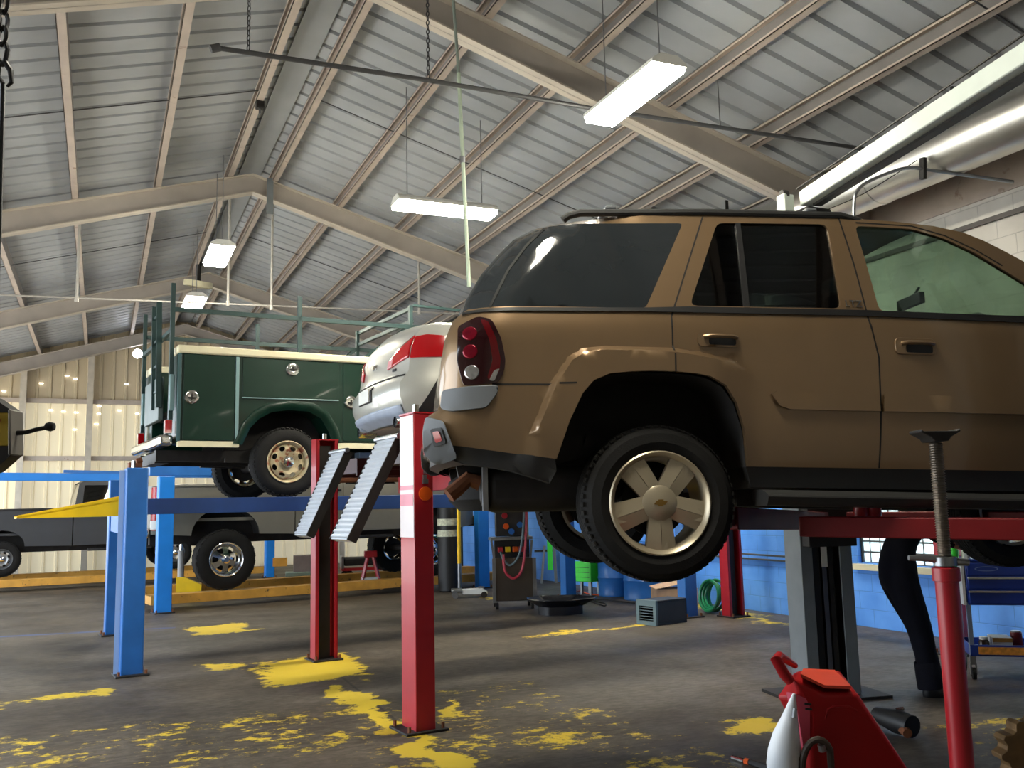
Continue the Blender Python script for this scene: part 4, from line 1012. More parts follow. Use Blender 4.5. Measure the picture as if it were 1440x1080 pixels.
# tailgate end: grey tailgate swung between the posts, ladders, tail lamp, bumper
b = MB(); b.box(-1.33, -1.27, .58, 1.52, 2.56-TZ, 3.06-TZ); b.build('tailgate', pm('dull_grey_green', (92, 104, 102), .5), ST, local=True, bevel=.01)
for yy in (.10, 1.95):
    MB().bar(T(-1.275, yy, 2.62), T(-1.275, yy, 3.02), .07, .05).build('corner_guard', GTRIM, ST, local=True, bevel=.006)
    t = MB().box(-1.33, -1.26, yy-.02, yy+.10, 2.37-TZ, 2.52-TZ).build('tail_lamp', WHITE, ST, local=True, bevel=.008)
    MB().box(-1.335, -1.265, yy-.024, yy+.03, 2.375-TZ, 2.515-TZ).build('red_lens', LAMPR, t, local=True)
for s0 in (-1.33, -1.37):
    b = MB(); b.bar(T(s0, .55, 2.7), T(s0, .70, 3.95), .03, .06); b.bar(T(s0, .85, 2.7), T(s0, 1.0, 3.95), .03, .06)
    for k in range(4): b.bar(T(s0, .57+.045*k, 2.9+.3*k), T(s0, .87+.045*k, 2.9+.3*k), .025, .025)
    b.build('rack_ladder', GSTEEL, ST, local=True) if s0 > -1.34 else None
MB().box(-1.40, -1.25, .06, 2.04, 2.235-TZ, 2.355-TZ).build('rear_bumper', CHROME, ST, local=True, bevel=.035, seg=3)
b = MB(); b.box(-1.36, 3.0, .46, .58, 2.085-TZ, 2.21-TZ); b.box(-1.36, 3.0, 1.52, 1.64, 2.085-TZ, 2.21-TZ); b.box(-1.35, -1.2, .58, 1.52, 2.07-TZ, 2.19-TZ); b.box(1.2, 1.3, .58, 1.52, 2.03-TZ, 2.17-TZ)
b.build('frame', DARK, ST, local=True)
b = MB(); b.tube([T(-1.46,.75,2.12), T(-1.52,.75,2.1)], .03, 10); b.box(-1.56,-1.42,.98,1.12,2.02-TZ,2.10-TZ); b.build('tow_hitch', RUST, ST, local=True)
b = MB(); b.bar(T(-.62, .40, 2.10), T(.62, .40, 2.07), .07, .05); b.bar(T(-.62, 1.70, 2.10), T(.62, 1.70, 2.07), .07, .05); b.tube([T(0,.2,2.065), T(0,1.9,2.065)], .06, 12); b.lathe([(.06,-.2),(.17,-.05),(.17,.05),(.06,.2)], T(0,1.05,2.065), (0,1,0), 16); b.build('rear_axle', DARK, ST, local=True)
MB().box(.98, 1.55, .30, .48, 1.98-TZ, 2.20-TZ).build('tank_box', pm('blue_grey_box', (110, 128, 150), .45), ST, local=True, bevel=.01)
MB().box(1.75, 2.4, .32, .5, 1.92-TZ, 2.2-TZ).build('battery_box', BLACK, ST, local=True, bevel=.015)
b = MB(); b.tube([T(.62,.5,1.86), T(1.1,.5,1.88), T(2.4,.6,1.92), T(3.3,.6,1.95)], [.035,.04,.08,.04], 12); b.build('exhaust', RUST, ST, local=True)
SLOT = pm('rusty_painted_wheel', (186, 172, 138), .45, metal=.3, rust=(150, 92, 66), rust_amt=.42, scale=7)
for s0 in (0, 3.6):
    road_wheel(ST, T(s0, .0, 2.063), .397, .235, -1, 'slots', SLOT, rim_r=.236, lugs=44)
    road_wheel(ST, T(s0, 2.1, 2.063), .397, .235, 1, 'slots', SLOT, rim_r=.236, lugs=44)
# cab, hidden behind the silver car from here
CABM = GREEN
_cab = [(2.62,2.20),(2.62,3.05),(2.75,3.55),(2.95,3.62),(3.5,3.62),(3.72,3.5),(4.1,3.02),(5.1,2.92),(5.25,2.75),(5.28,2.2),(4.02,2.2),(4.0,2.40),(3.85,2.55),(3.6,2.6),(3.35,2.55),(3.2,2.40),(3.18,2.2)]
tins = lambda s, z: .05 + .22*max(0, z-3.02) + (.12*max(0, (s-4.8)/.48)**2)
TS = Shell(ST, 2.1, tins, TZ)
_cw = rnd([(2.85,3.06),(2.93,3.53),(3.48,3.53),(3.62,3.44),(3.92,3.06)], .04)
b = MB()
for m in (TS.near, TS.far): b.sheet(_cab, [_cw], .12, m(0), m(-.03))
TS.loft(b, _cab[:6], lambda s, z: 0, lambda s, z: .03 if z > 3.4 else 0, 6); TS.loft(b, _cab[6:10], lambda s, z: .06, lambda s, z: .03, 6)
b.build('cab', CABM, ST, local=True, smooth=45)
b = MB(); TS.loft(b, _cab[5:7], lambda s, z: .08, lambda s, z: .02, 8); b.build('windshield', TINT, ST, local=True)
TS.overlay('cab_window', _cw, -.01, TINT, sides=(0, 1), depth=.004, step=.12)
MB().box(5.22, 5.40, .1, 2.0, 2.25-TZ, 2.45-TZ).build('front_bumper', CHROME, ST, local=True, bevel=.04)

# ------------------------------------------------------------------ generic pillars for the other cars
def car_body(root, out, holes, W, ins, zb, paint, roof_i, ws_i, rw_i, hood_i, tail_i, bul, cro, step=.09, under=None, glass_m=TINT):
    """side sheets, roof, boot and bonnet lofts; *_i are (start, stop) runs of the outline"""
    S = Shell(root, W, ins, zb); b = MB()
    for m in (S.near, S.far): b.sheet(out, holes, step, m(0), m(-.03))
    for run in (roof_i, hood_i, tail_i):
        if run: S.loft(b, out[run[0]:run[1]], bul, cro)
    b.build('body', paint, root, local=True, smooth=45)
    for nm, run in (('windshield', ws_i), ('rear_window', rw_i)):
        if run:
            b = MB(); S.loft(b, out[run[0]:run[1]], bul, cro, 14, .05, .95); b.build(nm, glass_m, root, local=True, smooth=45)
            b = MB()
            for t0, t1 in ((0, .05), (.95, 1)): S.loft(b, out[run[0]:run[1]], bul, cro, 1, t0, t1)
            b.build(nm + '_pillar', paint, root, local=True, smooth=45)
    for h in holes: S.overlay('side_window', h, -.012, glass_m, sides=(0, 1), depth=.004, step=step)
    return S

# ------------------------------------------------------------------ silver sedan on the red lift
ZG = 1.985
SD = thing('car', 'silver sedan high on the red lift, red tail lamp showing past the brown SUV', 'car', (2.20, 6.80, ZG), R_(.5))
_so = [(.30,.20),(.10,.20),(-.02,.27),(-.07,.40),(-.07,.50),(-.02,.565),(.0,.60),(.01,.68),(.03,.80),(.08,.91),(.16,.985),(.30,1.02),(.80,1.05),(1.05,1.07),(1.35,1.22),(1.75,1.385),(2.1,1.43),(2.6,1.44),(3.0,1.38),(3.35,1.22),(3.72,1.02),(4.2,.94),(4.55,.84),(4.70,.68),(4.74,.50),(4.70,.24),(4.45,.20)]
def sarch(c, r): return [(c+r*math.cos(R_(a)), .24+r*math.sin(R_(a))) for a in range(-6, 190, 14)]
_so2 = _so + sarch(3.92, .37) + [(3.4,.19),(1.4,.19)] + [(s, z) for s, z in sarch(.93, .38)] 
def sd_ins(s, z):
    d = .33*max(0, z-.93) + .04*max(0, .45-z)
    q = 1-(s-interp([(.2,.1),(.3,-.03),(.4,-.07),(.5,-.07),(.565,-.02),(.8,.03),(.91,.08),(1.0,.2),(1.07,1.0),(1.44,2.0)], z))/.42
    if q > 0 and s < 1.2: d += .15*min(q, 1.1)**2.2
    q = (s-4.25)/.5
    if q > 0: d += .25*min(q, 1.1)**2
    return d
_sw = [rnd([(1.50,1.02),(1.83,1.35),(2.12,1.39),(2.36,1.39),(2.36,1.03)], .03), rnd([(2.42,1.03),(2.42,1.39),(2.62,1.39),(2.96,1.33),(3.46,1.06)], .03)]
sbul = lambda s, z: (-.075 if s < .35 else 0)*(1 if z < 1.0 else .6) + (.16 if s > 4.3 else 0) + (-.10 if .9 < s < 1.8 and z > 1.08 else 0) + (.10 if 3 < s < 3.75 else 0)
scro = lambda s, z: .05*sstep(.88, 1.1, z) + (.04 if s > 3.7 and z > .7 else 0)
SDS = car_body(SD, _so2, _sw, 1.75, sd_ins, 0, SILVER, (15, 19), (18, 21), (13, 16), (20, 27), (0, 14), sbul, scro, .08)
_rows = _so2[0:14]
def rear_pt(z, y):
    """point on the lofted tail at height z of the outline and cross position y"""
    for (s0, z0), (s1, z1) in zip(_rows[1:], _rows[2:]):
        if min(z0, z1) <= z <= max(z0, z1) and abs(z1-z0) > 1e-6: break
    f = (z-z0)/(z1-z0); n = 14; P = []
    for s, zz in ((s0, z0), (s1, z1)):
        i0 = sd_ins(s, zz); t = max(0, min(1, (y-i0)/(1.75-2*i0)))*n; j = min(n-1, int(t)); g = t-j; q = []
        for jj in (j, j+1):
            tt = jj/n; k = 1-(2*tt-1)**2; k = k**.8 if k > 0 else 0; q.append((s+sbul(s, zz)*k, zz+scro(s, zz)*k))
        P.append((q[0][0]*(1-g)+q[1][0]*g, q[0][1]*(1-g)+q[1][1]*g))
    return P[0][0]*(1-f)+P[1][0]*f, P[0][1]*(1-f)+P[1][1]*f
def srear(name, z0, z1, y0, y1, off, mat, parent=SD, nn=24, zt=None):
    """patch on the tail between heights z0..z1 and widths y0..y1"""
    vs = []; m = 8; b = MB()
    for i in range(m+1):
        for j in range(nn+1):
            y = y0+(y1-y0)*j/nn; za, zb2 = (z0, z1) if not zt else zt(j/nn)
            s, z = rear_pt(za+(zb2-za)*i/m, y); vs.append((s-off, y, z))
    b.add(vs, [(i*(nn+1)+j, i*(nn+1)+j+1, (i+1)*(nn+1)+j+1, (i+1)*(nn+1)+j) for i in range(m) for j in range(nn)])
    o = b.build(name, mat, parent, local=True, smooth=60); sl = o.modifiers.new('s', 'SOLIDIFY'); sl.thickness = .012; sl.offset = 0; return o
srear('boot_gap', .555, .575, .16, 1.59, .0, SEAMM, zt=lambda t: (.56, .572))
srear('lower_valance', .205, .33, .18, 1.57, .012, pm('blue_grey_valance', (150, 160, 178), .4), zt=lambda t: (.205, .33-.02*t))
# number plate pocket and badge marks
pk = srear('plate_recess', .40, .53, .70, 1.08, .004, BLACK)
MB().box(-.162, -.150, .74, 1.04, .41, .52).build('number_plate', WHITE, pk, local=True)
# left cluster lamps: near corner wraps onto the flank
for sd in (0, 1):
    m = SDS.near if sd == 0 else SDS.far
    fl_ = MB().sheet(rnd([(.012,.70),(.34,.70),(.36,.86),(.14,.89),(.062,.876),(.030,.80)], .008), [], .04, m(.010), m(-.01)).build('tail_lamp', LAMPR, SD, local=True, bevel=.005)
    y = (lambda t: t) if sd == 0 else (lambda t: 1.75-t)
    o = srear('lamp_inner', .62, .86, y(.155), y(.50), .008, LAMPR, fl_, 24, zt=lambda t: (.705-.06*t, .885-.17*t))
    o = srear('reverse_lens', .60, .70, y(.41), y(.495), .014, pm('pink_lens', (232, 160, 165), .2), fl_, zt=lambda t: (.662-.012*t, .745-.03*t))
for sd in (0, 1):
    SDS.overlay('side_dark_patch', rnd([(.03,.23),(.21,.54),(.62,.56),(.62,.21),(.30,.20)], .01), .006, BLACK, sides=(sd,))  # black patch between the rear bumper and the wheel arch
srear('boot_badge', .62, .64, .34, .40, .006, BLACK, SD, 4); srear('boot_badge', .70, .74, .82, .92, .006, CHROME, SD, 4)
for sd in (0, 1):
    ey = .32 if sd == 0 else 1.43
    b = MB(); b.lathe([(.045,0),(.05,-.01),(.05,-.16),(.04,-.16),(.04,-.01)], (-.06, ey, .205), (-1,0,0), 16, False); b.build('exhaust_tip', CHROME, SD, local=True)
b = MB()
for c_ in (.93, 3.92):
    for y0, y1 in ((.04, .36), (1.39, 1.71)):
        a_ = sarch(c_, .40); n = len(a_); vs = [(s, y, z) for s, z in a_ for y in (y0, y1)]; b.add(vs, [(2*i, 2*i+1, 2*i+3, 2*i+2) for i in range(n-1)])
b.build('wheel_well_liner', WELL, SD, local=True)
MB().box(.25, 4.5, .2, 1.55, .17, .30).build('underbody', DARK, SD, local=True)
for c_ in (.93, 3.92):
    road_wheel(SD, (c_, .03, .32), .32, .215, -1, 'five', RIMP, rim_r=.215); road_wheel(SD, (c_, 1.72, .32), .32, .215, 1, 'five', RIMP, rim_r=.215)
b = MB(); b.box(1.6, 3.3, .25, 1.5, .32, .45)
for y in (.35, 1.0): b.bar((2.75, y+.2, .45), (2.5, y+.2, 1.05), .45, .12, (1,0,0)); b.bar((1.9, y+.2, .45), (1.7, y+.2, 1.05), .6, .12, (1,0,0))
b.build('seats', SEATM, SD, local=True, bevel=.03)

# ------------------------------------------------------------------ pickups at the back
def pickup(name, label, loc, ang, zb, paint, wheel_r, wheel_w, rim, wb, bedz, belt, roof, hood, sill, tail, bed_end, cab_end, nose, lugs, style):
    t = thing('pickup_truck', label, 'truck', (loc[0], loc[1], zb), ang)
    wz = wheel_r; ar = wheel_r*1.08
    def A(c): return [(c+ar*1.06*math.cos(R_(a)), sill-zb+.02 + (bedz*0+ar*.86)*math.sin(R_(a))) for a in range(0, 181, 15)]
    ins = lambda s, z: .03 + .25*max(0, z-(belt-zb)) + .03*max(0, (sill-zb+.3)-z) + (.15*max(0, (s-nose+.5)/.5)**2) + (.04*max(0, (tail+.15-s)/.15)**2)
    W = 1.98
    B, S_ = sill-zb, bedz-zb
    bed = [(tail,B+.06),(tail,S_),(bed_end-.02,S_),(bed_end-.02,B)] + A(0)
    cab = [(bed_end,B),(bed_end,belt-zb),(bed_end+.10,roof-zb-.08),(bed_end+.22,roof-zb-.01),(bed_end+.6,roof-zb),(cab_end-1.1,roof-zb),(cab_end-.85,roof-zb-.06),(cab_end,hood-zb+.04),(nose-.25,hood-zb-.05),(nose-.06,hood-zb-.14),(nose,hood-zb-.4),(nose,B+.06),(wb+ar*1.1,B)] + A(wb)
    c0, c1 = bed_end+.16, cab_end-.10; mid = (bed_end+cab_end-.4)/2+.02
    zt = roof-zb-.12; zbt = belt-zb+.03
    wins = [rnd([(c0,zbt),(c0+.05,zt),(mid-.06,zt),(mid-.06,zbt)], .03), rnd([(mid+.02,zbt),(mid+.02,zt),(cab_end-.95,zt),(c1-.12,zbt)], .03)]
    S = Shell(t, W, ins, 0)
    b = MB()
    for m in (S.near, S.far): b.sheet(bed, [], .12, m(0), m(-.04))
    S.loft(b, bed[0:2], lambda s, z: -.03, lambda s, z: 0, 6)
    b.box(tail+.05, bed_end-.02, .12, W-.12, B+.25, B+.3); b.box(bed_end-.08, bed_end-.03, .1, W-.1, B+.3, S_)
    b.build('cargo_bed', paint, t, local=True, smooth=45)
    b = MB()
    for m in (S.near, S.far): b.sheet(cab, wins, .12, m(0), m(-.03))
    S.loft(b, cab[0:2], lambda s, z: 0, lambda s, z: 0, 4); S.loft(b, cab[2:7], lambda s, z: 0, lambda s, z: .03, 8); S.loft(b, cab[7:12], lambda s, z: .12, lambda s, z: .05, 10)
    b.build('cab', paint, t, local=True, smooth=45)
    b = MB(); S.loft(b, cab[1:3], lambda s, z: 0, lambda s, z: 0, 6); b.build('rear_window', TINT, t, local=True)
    b = MB(); S.loft(b, cab[6:8], lambda s, z: .12, lambda s, z: .03, 10); b.build('windshield', TINT, t, local=True)
    for w in wins: S.overlay('cab_window', w, -.01, TINT, sides=(0, 1), depth=.004, step=.12)
    S.seams('door_gap', [[(mid-.02, B+.02),(mid-.02, zt+.03)], [(cab_end-.15, B+.02),(cab_end-.12, zbt)]], .012, SEAMM, sides=(0, 1), off=.002)
    for sd in (0, 1):
        m = S.near if sd == 0 else S.far
        MB().sheet([(mid-.2,zbt-.13),(mid-.2,zbt-.09),(mid-.06,zbt-.09),(mid-.06,zbt-.13)], [], .05, m(.02), m(0)).build('door_handle', BLACK, t, local=True)
        MB().sheet(rnd([(tail-.01,B+.12),(tail-.01,S_-.02),(tail+.11,S_-.02),(tail+.11,B+.12)], .02), [], .06, m(.012), m(-.02)).build('tail_lamp', LAMPR, t, local=True)
        MB().sheet([(tail-.012,B+.14),(tail-.012,B+.28),(tail+.105,B+.28),(tail+.105,B+.14)], [], .06, m(.016), m(-.01)).build('reverse_lamp', WHITE, t, local=True)
        MB().sheet([(tail+.12,S_-.02),(tail+.12,S_+.025),(bed_end-.03,S_+.025),(bed_end-.03,S_-.02)], [], .2, m(.015), m(-.06)).build('bed_rail_cap', BLACK if style == 'slots' else paint, t, local=True, bevel=.01)
        for c_ in (0, wb):
            a_ = A(c_); b = MB(); n = len(a_); y0, y1 = (.05, .42) if sd == 0 else (W-.42, W-.05)
            vs = [(s, y, z) for s, z in a_ for y in (y0, y1)]; b.add(vs, [(2*i, 2*i+1, 2*i+3, 2*i+2) for i in range(n-1)])
            b.prism(a_, lambda s, z: (s, y1 if sd == 0 else y0, z), lambda s, z: (s, (y1+.01) if sd == 0 else y0-.01, z)); b.build('wheel_well_liner', WELL, t, local=True)
            if not (style == 'six' and sd == 1 and c_ == 0): road_wheel(t, (c_, -.02 if sd == 0 else W+.02, wz), wheel_r, wheel_w, -1 if sd == 0 else 1, style, rim, lugs=lugs, rim_r=wheel_r*.56)
        MB().bar((bed_end+.3, .06 if sd == 0 else W-.06, B-.10), (cab_end-.3, .06 if sd == 0 else W-.06, B-.10), .10, .06).build('side_step', BLACK, t, local=True, bevel=.015)
    MB().box(tail-.20, tail-.02, .1, W-.1, B+.0, B+.16).build('rear_bumper', CHROME, t, local=True, bevel=.03)
    MB().box(nose-.02, nose+.14, .1, W-.1, B+.02, B+.22).build('front_bumper', CHROME, t, local=True, bevel=.03)
    b = MB(); b.box(tail+.05, nose-.2, .45, .57, B-.12, B+.05); b.box(tail+.05, nose-.2, W-.57, W-.45, B-.12, B+.05)
    for c_ in (0, wb): b.tube([(c_, .2, wz), (c_, W-.2, wz)], .06, 10); b.lathe([(.06,-.18),(.17,-.05),(.17,.05),(.06,.18)], (c_, W/2, wz), (0,1,0), 12)
    b.build('frame', DARK, t, local=True)
    return t, S
PEWTER = pm('pewter_truck_paint', (122, 118, 106), .45, metal=.2, var=.04, coat=.15)
GRAPH = pm('graphite_truck_paint', (60, 62, 66), .45, metal=.2, var=.04, coat=.15)
pl = at(318, 790, 15.2); 
PK, PKS = pickup('p', 'silver pickup with big off-road tyres and chrome wheels behind the blue lift', (pl.x, pl.y), R_(7.5), .25, PEWTER, .488, .34, CHROME, 3.78, 1.95, 1.93, 2.52, 1.95, 1.12, -1.17, 1.18, 3.3, 4.75, 26, 'six')
PKS.overlay('side_crease', [(-1.15,1.42),(1.16,1.42),(1.16,1.435),(-1.15,1.435)], .012, PEWTER, step=.2)
dl = at(2, 788, 19.6)
pickup('p', 'dark grey pickup with a chrome-rimmed wheel far back by the gable wall', (dl.x, dl.y), R_(5), .25, GRAPH, .375, .26, STEEL, 3.5, 1.66, 1.64, 2.30, 1.62, .86, -1.2, 1.36, 3.3, 4.6, 40, 'slots')
# ================================================================== SHOP THINGS
def ring(c, r, n=24, ax='z', dz=0):
    c = Vector(c); out = []
    for i in range(n):
        a = 2*PI*i/n; out.append(c + (Vector((r*math.cos(a), r*math.sin(a), 0)) if ax == 'z' else Vector((r*math.cos(a), 0, r*math.sin(a)))))
    return out
# ---- tall screw stand in front of the SUV
c = at(1330, 800, 2.8); c = Vector((c.x, c.y, 0))
t = thing('jack_stand', 'tall red under-hoist stand with threaded screw and saddle before the SUV door', 'jack stand', c)
MB().lathe([(.16,0),(.16,.02),(.05,.05),(.036,.08)], c, (0,0,1), 24, True).build('base', RED, t)
MB().lathe([(.034,.05),(.034,1.245),(.040,1.247),(.040,1.285),(.024,1.29)], c, (0,0,1), 24, False).build('tube', RED, t)
prof = []
z = 1.20
while z < 1.665: prof += [(.0175, z), (.0215, z+.003), (.0175, z+.006)]; z += .0075
MB().lathe([(.0,1.2)] + prof + [(.0,1.668)], c, (0,0,1), 20, False).build('screw', pm('oily_screw_steel', (126, 116, 104), .4, metal=.7, var=.2, scale=20), t, smooth=0)
rt = CR @ Vector((1,0,0)); rt.z = 0; rt.normalize(); fw = Vector((-rt.y, rt.x, 0))
b = MB(); b.prism([(-.060,0),(-.060,.010),(-.05,.003),(.05,.003),(.060,.010),(.060,0),(.03,-.016),(.022,-.028),(-.022,-.028),(-.03,-.016)], lambda p, q: c+rt*p+fw*-.045+Vector((0,0,1.695+q)), lambda p, q: c+rt*p+fw*.045+Vector((0,0,1.695+q))); b.build('saddle', DARK, t, bevel=.003)
h = MB(); h.tube([c + Vector((0,0,1.305)), c - rt*.05 + Vector((0,0,1.315)), c - rt*.11 + Vector((0,0,1.318))], [.014,.011,.008], 10); h.tube([c + Vector((0,0,1.305)), c + rt*.07 + Vector((0,0,1.30))], [.014,.01], 10); h.lathe([(.02,1.29),(.034,1.292),(.034,1.318),(.02,1.32)], c, (0,0,1), 16); h.build('adjusting_handle', STEEL, t)

# ---- red plastic shop cart in the foreground, bottle hung on its left
DZ = 2.9
o = at(1205, 1380, DZ); c = Vector((at(1230, 1000, DZ).x, at(1230, 1000, DZ).y, 0))
t = thing('shop_cart', 'bright red moulded cart with handle bar and slanted front, foreground beside grey post', 'cart', c)
dp = Vector((-.02, .10, 0))                                       # depth of the cart
def fz(px, py): return at(px, py, DZ)
ftop = [fz(1113, 952), fz(1158, 975), fz(1206, 975)]
g0 = fz(1460, 1250); g0.z = 0.03; g1 = fz(1141, 1180); g1.z = .03
fpoly = [fz(1113, 952), fz(1158, 975), fz(1206, 975), g0, g1, fz(1141, 1010), fz(1128, 985)]
bk = [at(1118, 940, DZ+.28), at(1150, 941, DZ+.28), at(1180, 942, DZ+.28)]
b = MB(); n = len(fpoly)
back = [bk[0]+Vector((0,0,-.01)), bk[1], bk[2], g0 + dp, g1 + dp, fz(1141,1010)+dp, fz(1128, 985)+dp]
tri = [(0,1,6),(1,5,6),(1,2,3),(1,3,4),(1,4,5)]
b.add(fpoly + back, tri + [tuple(n+i for i in f[::-1]) for f in tri] + [(i, (i+1) % n, n+(i+1) % n, n+i) for i in range(n)])
CRED = pm('cart_red_plastic', (158, 14, 20), .5, var=.06, spec=.35)
body = b.build('body', CRED, t, bevel=.012, smooth=30, seg=3)
# recessed panel rib on the front and a top pad lightened to look lit
q = [fz(1160, 998), fz(1165, 992), fz(1200, 993), fz(1206, 999)]
nrm = (fz(1206, 975)-fz(1158, 975)).cross(fz(1141, 1080)-fz(1158, 975)).normalized()
if nrm.dot(EYE-c) < 0: nrm = -nrm
b = MB(); b.tube([p + nrm*.001 for p in (fz(1160,1010), fz(1164,997), fz(1172,993), fz(1195,994), fz(1206,1000))], .004, 6); b.tube([p + nrm*.001 for p in (fz(1235,1040), fz(1290,1100), fz(1340, 1160))], .004, 6)
b.build('panel_rib', CRED, body)
top = [fz(1126, 953), fz(1160, 969), fz(1197, 970), at(1174, 947, DZ+.26), at(1130, 945, DZ+.26)]
up = Vector((0,0,.012)); tp = MB(); tp.add([p + up*.2 for p in top] + [p + up for p in top], [(0,1,2,3,4),(9,8,7,6,5)] + [(i,(i+1)%5,5+(i+1)%5,5+i) for i in range(5)])
tp.build('tray_pad', pm('lit_red_pad', (214, 74, 52), .5, var=.1), body)
hb = MB(); hb.tube([fz(1112, 958), fz(1103, 948), fz(1091, 927), at(1096, 922, DZ+.05), at(1118, 936, DZ+.2)], [.016,.018,.017,.014,.010], 12); hb.build('handle_bar', CRED, t)
sp = MB(); sp.add([fz(1117, 975), fz(1139, 985), fz(1139, 1046), fz(1130, 1052), fz(1117,975)+dp*.3, fz(1139,985)+dp*.05, fz(1139,1046)+dp*.05, fz(1130,1052)+dp*.3], [(0,1,2,3),(7,6,5,4),(0,4,5,1),(1,5,6,2),(2,6,7,3),(3,7,4,0)])
sp.build('side_panel', pm('pink_red_panel', (206, 84, 104), .45), body)  # side panel in a lighter, pinker red than the cart body
for px, py in ((1131, 989), (1132, 996)):
    MB().bar(fz(px, py)+nrm*.004, fz(px+9, py+1)+nrm*.004, .006, .006).build('panel_slot', BLACK, body)
bt = thing('fluid_bottle', 'white plastic fluid bottle hanging on the left side of the red cart', 'bottle', fz(1100, 1085))
prof = [(1110,971,.004),(1108,982,.010),(1104,1005,.022),(1099,1030,.036),(1097,1050,.044),(1096,1068,.046),(1097,1085,.044),(1099,1100,.030)]
b = MB(); pts = [fz(p[0], p[1]) - fw*.05 for p in prof]; b.tube(pts, [p[2]*1.15 for p in prof], 20); o_ = b.build('bottle', pm('milky_plastic', (218, 224, 232), .4, var=.05), bt)
MB().tube([fz(1107, 988)-fw*.083, fz(1104,1000)-fw*.09], .006, 8).build('grip_slot', pm('grey_slot', (150,158,168), .5), bt)
hs = thing('hose_loop', 'dark brown rubber hose looped over the front of the red cart', 'hose', fz(1155, 1085))
b = MB(); b.tube([at(1128+22*(1-math.cos(a)), 1080-40*math.sin(a)+ (30 if a > 2.6 else 0), DZ-.09) for a in [PI*i/14 for i in range(15)]] , .011, 10); b.build('hose', pm('old_brown_rubber', (52, 40, 32), .6), hs)
MB().cyl(at(1155, 1047, DZ-.09), at(1157, 1056, DZ-.09), .012, 10).build('hose_clamp', STEEL, hs)

# ---- the mechanic, seen from the thighs down beyond the lift post
def skin_body(joints, edges, name):
    me = bpy.data.meshes.new(name); me.from_pydata([j[0] for j in joints], edges, []); o = bpy.data.objects.new(name, me); COL.objects.link(o)
    o.modifiers.new('skin', 'SKIN'); ss = o.modifiers.new('sub', 'SUBSURF'); ss.levels = 2; ss.render_levels = 2
    for i, j in enumerate(joints):
        r = j[1] if isinstance(j[1], tuple) else (j[1], j[1]); me.skin_vertices[0].data[i].radius = r
    me.skin_vertices[0].data[0].use_root = True
    dg = bpy.context.evaluated_depsgraph_get(); m2 = bpy.data.meshes.new_from_object(o.evaluated_get(dg)); bpy.data.objects.remove(o); return m2
pf = Vector((5.93, 5.42, 0)) - rt*.07
pr = thing('person', 'person in dark navy work clothes and black shoes bending over beyond the lift post', 'person', pf)
ca, sa = rt, fw                                                     # rt = to the right of the photo
def J(r, f, z): return rt*r + fw*f + Vector((0, 0, z))
J_ = [(J(-.20,.0,.98), (.175,.16)), (J(-.14,.01,1.13), (.13,.115)), (J(-.02,.02,1.30), (.145,.125)), (J(.12,.03,1.43), (.12,.12)), (J(.20,.03,1.50), (.06,.06)), (J(.27,.03,1.54), (.085,.095)), (J(.31,.03,1.57), (.07,.08)),
      (J(-.19,-.10,.90), (.14,.125)), (J(-.08,-.12,.52), (.098,.10)), (J(-.01,-.11,.12), (.075,.075)),
      (J(-.17,.12,.90), (.14,.125)), (J(.02,.16,.52), (.098,.10)), (J(.11,.15,.12), (.075,.075)),
      (J(.10,-.17,1.40), (.07,.07)), (J(.22,-.24,1.18), (.05,.05)), (J(.42,-.20,1.10), (.036,.038)), (J(.48,-.19,1.09), (.032,.042)), 
      (J(.12,.22,1.40), (.07,.07)), (J(.26,.28,1.18), (.05,.05)), (J(.46,.24,1.10), (.036,.038)), (J(.52,.23,1.09), (.032,.042))]
E_ = [(0,1),(1,2),(2,3),(3,4),(4,5),(5,6),(0,7),(7,8),(8,9),(0,10),(10,11),(11,12),(3,13),(13,14),(14,15),(15,16),(3,17),(17,18),(18,19),(19,20)]
me = skin_body(J_, E_, 'body')
NAVYC = pm('dark_navy_work_cloth', (13, 14, 24), .9, var=.25, scale=9, bump=.1, spec=.2); SKIN = pm('skin', (176, 122, 96), .55)
me.materials.clear(); me.materials.append(NAVYC); me.materials.append(SKIN)
for p in me.polygons:
    cc = p.center; r = Vector((cc.x, cc.y, 0)).dot(rt)
    p.material_index = 1 if (r > .195 and cc.z > 1.47) or (r > .40 and cc.z < 1.25) else 0
me.shade_smooth()
body = bpy.data.objects.new('body', me); _link(body, pr)
# trouser cuffs, shoes, hair, face, fingers
for (r0, f0, dr) in ((-.01, -.11, -.02), (.11, .15, .03)):
    b = MB(); k = 14; vs = []
    for i, (z, sx, sy, ox) in enumerate(((0.0,.135,.048,.045),(.03,.14,.052,.045),(.06,.125,.05,.035),(.085,.085,.045,.0),(.13,.058,.05,-.03))):
        for j in range(k):
            a = 2*PI*j/k; vs.append(J(r0+ox+sx*math.cos(a)*.9, f0+sy*math.sin(a)+dr*.3, z))
    b.add(vs, [(i*k+j, i*k+(j+1)%k, (i+1)*k+(j+1)%k, (i+1)*k+j) for i in range(4) for j in range(k)] + [tuple(range(k))[::-1], tuple(4*k+j for j in range(k))])
    b.build('shoe', pm('black_shoe_leather', (15, 15, 17), .3, var=.1), pr, local=True, smooth=50)
    b = MB(); b.lathe([(.075,.07),(.094,.065),(.092,.15),(.086,.26)], J(r0-.005, f0, 0), J(-.12,-.03*dr,1.0), 18, False); o = b.build('trouser_cuff', NAVYC, pr, local=True, smooth=60); sl = o.modifiers.new('s','SOLIDIFY'); sl.thickness = .006
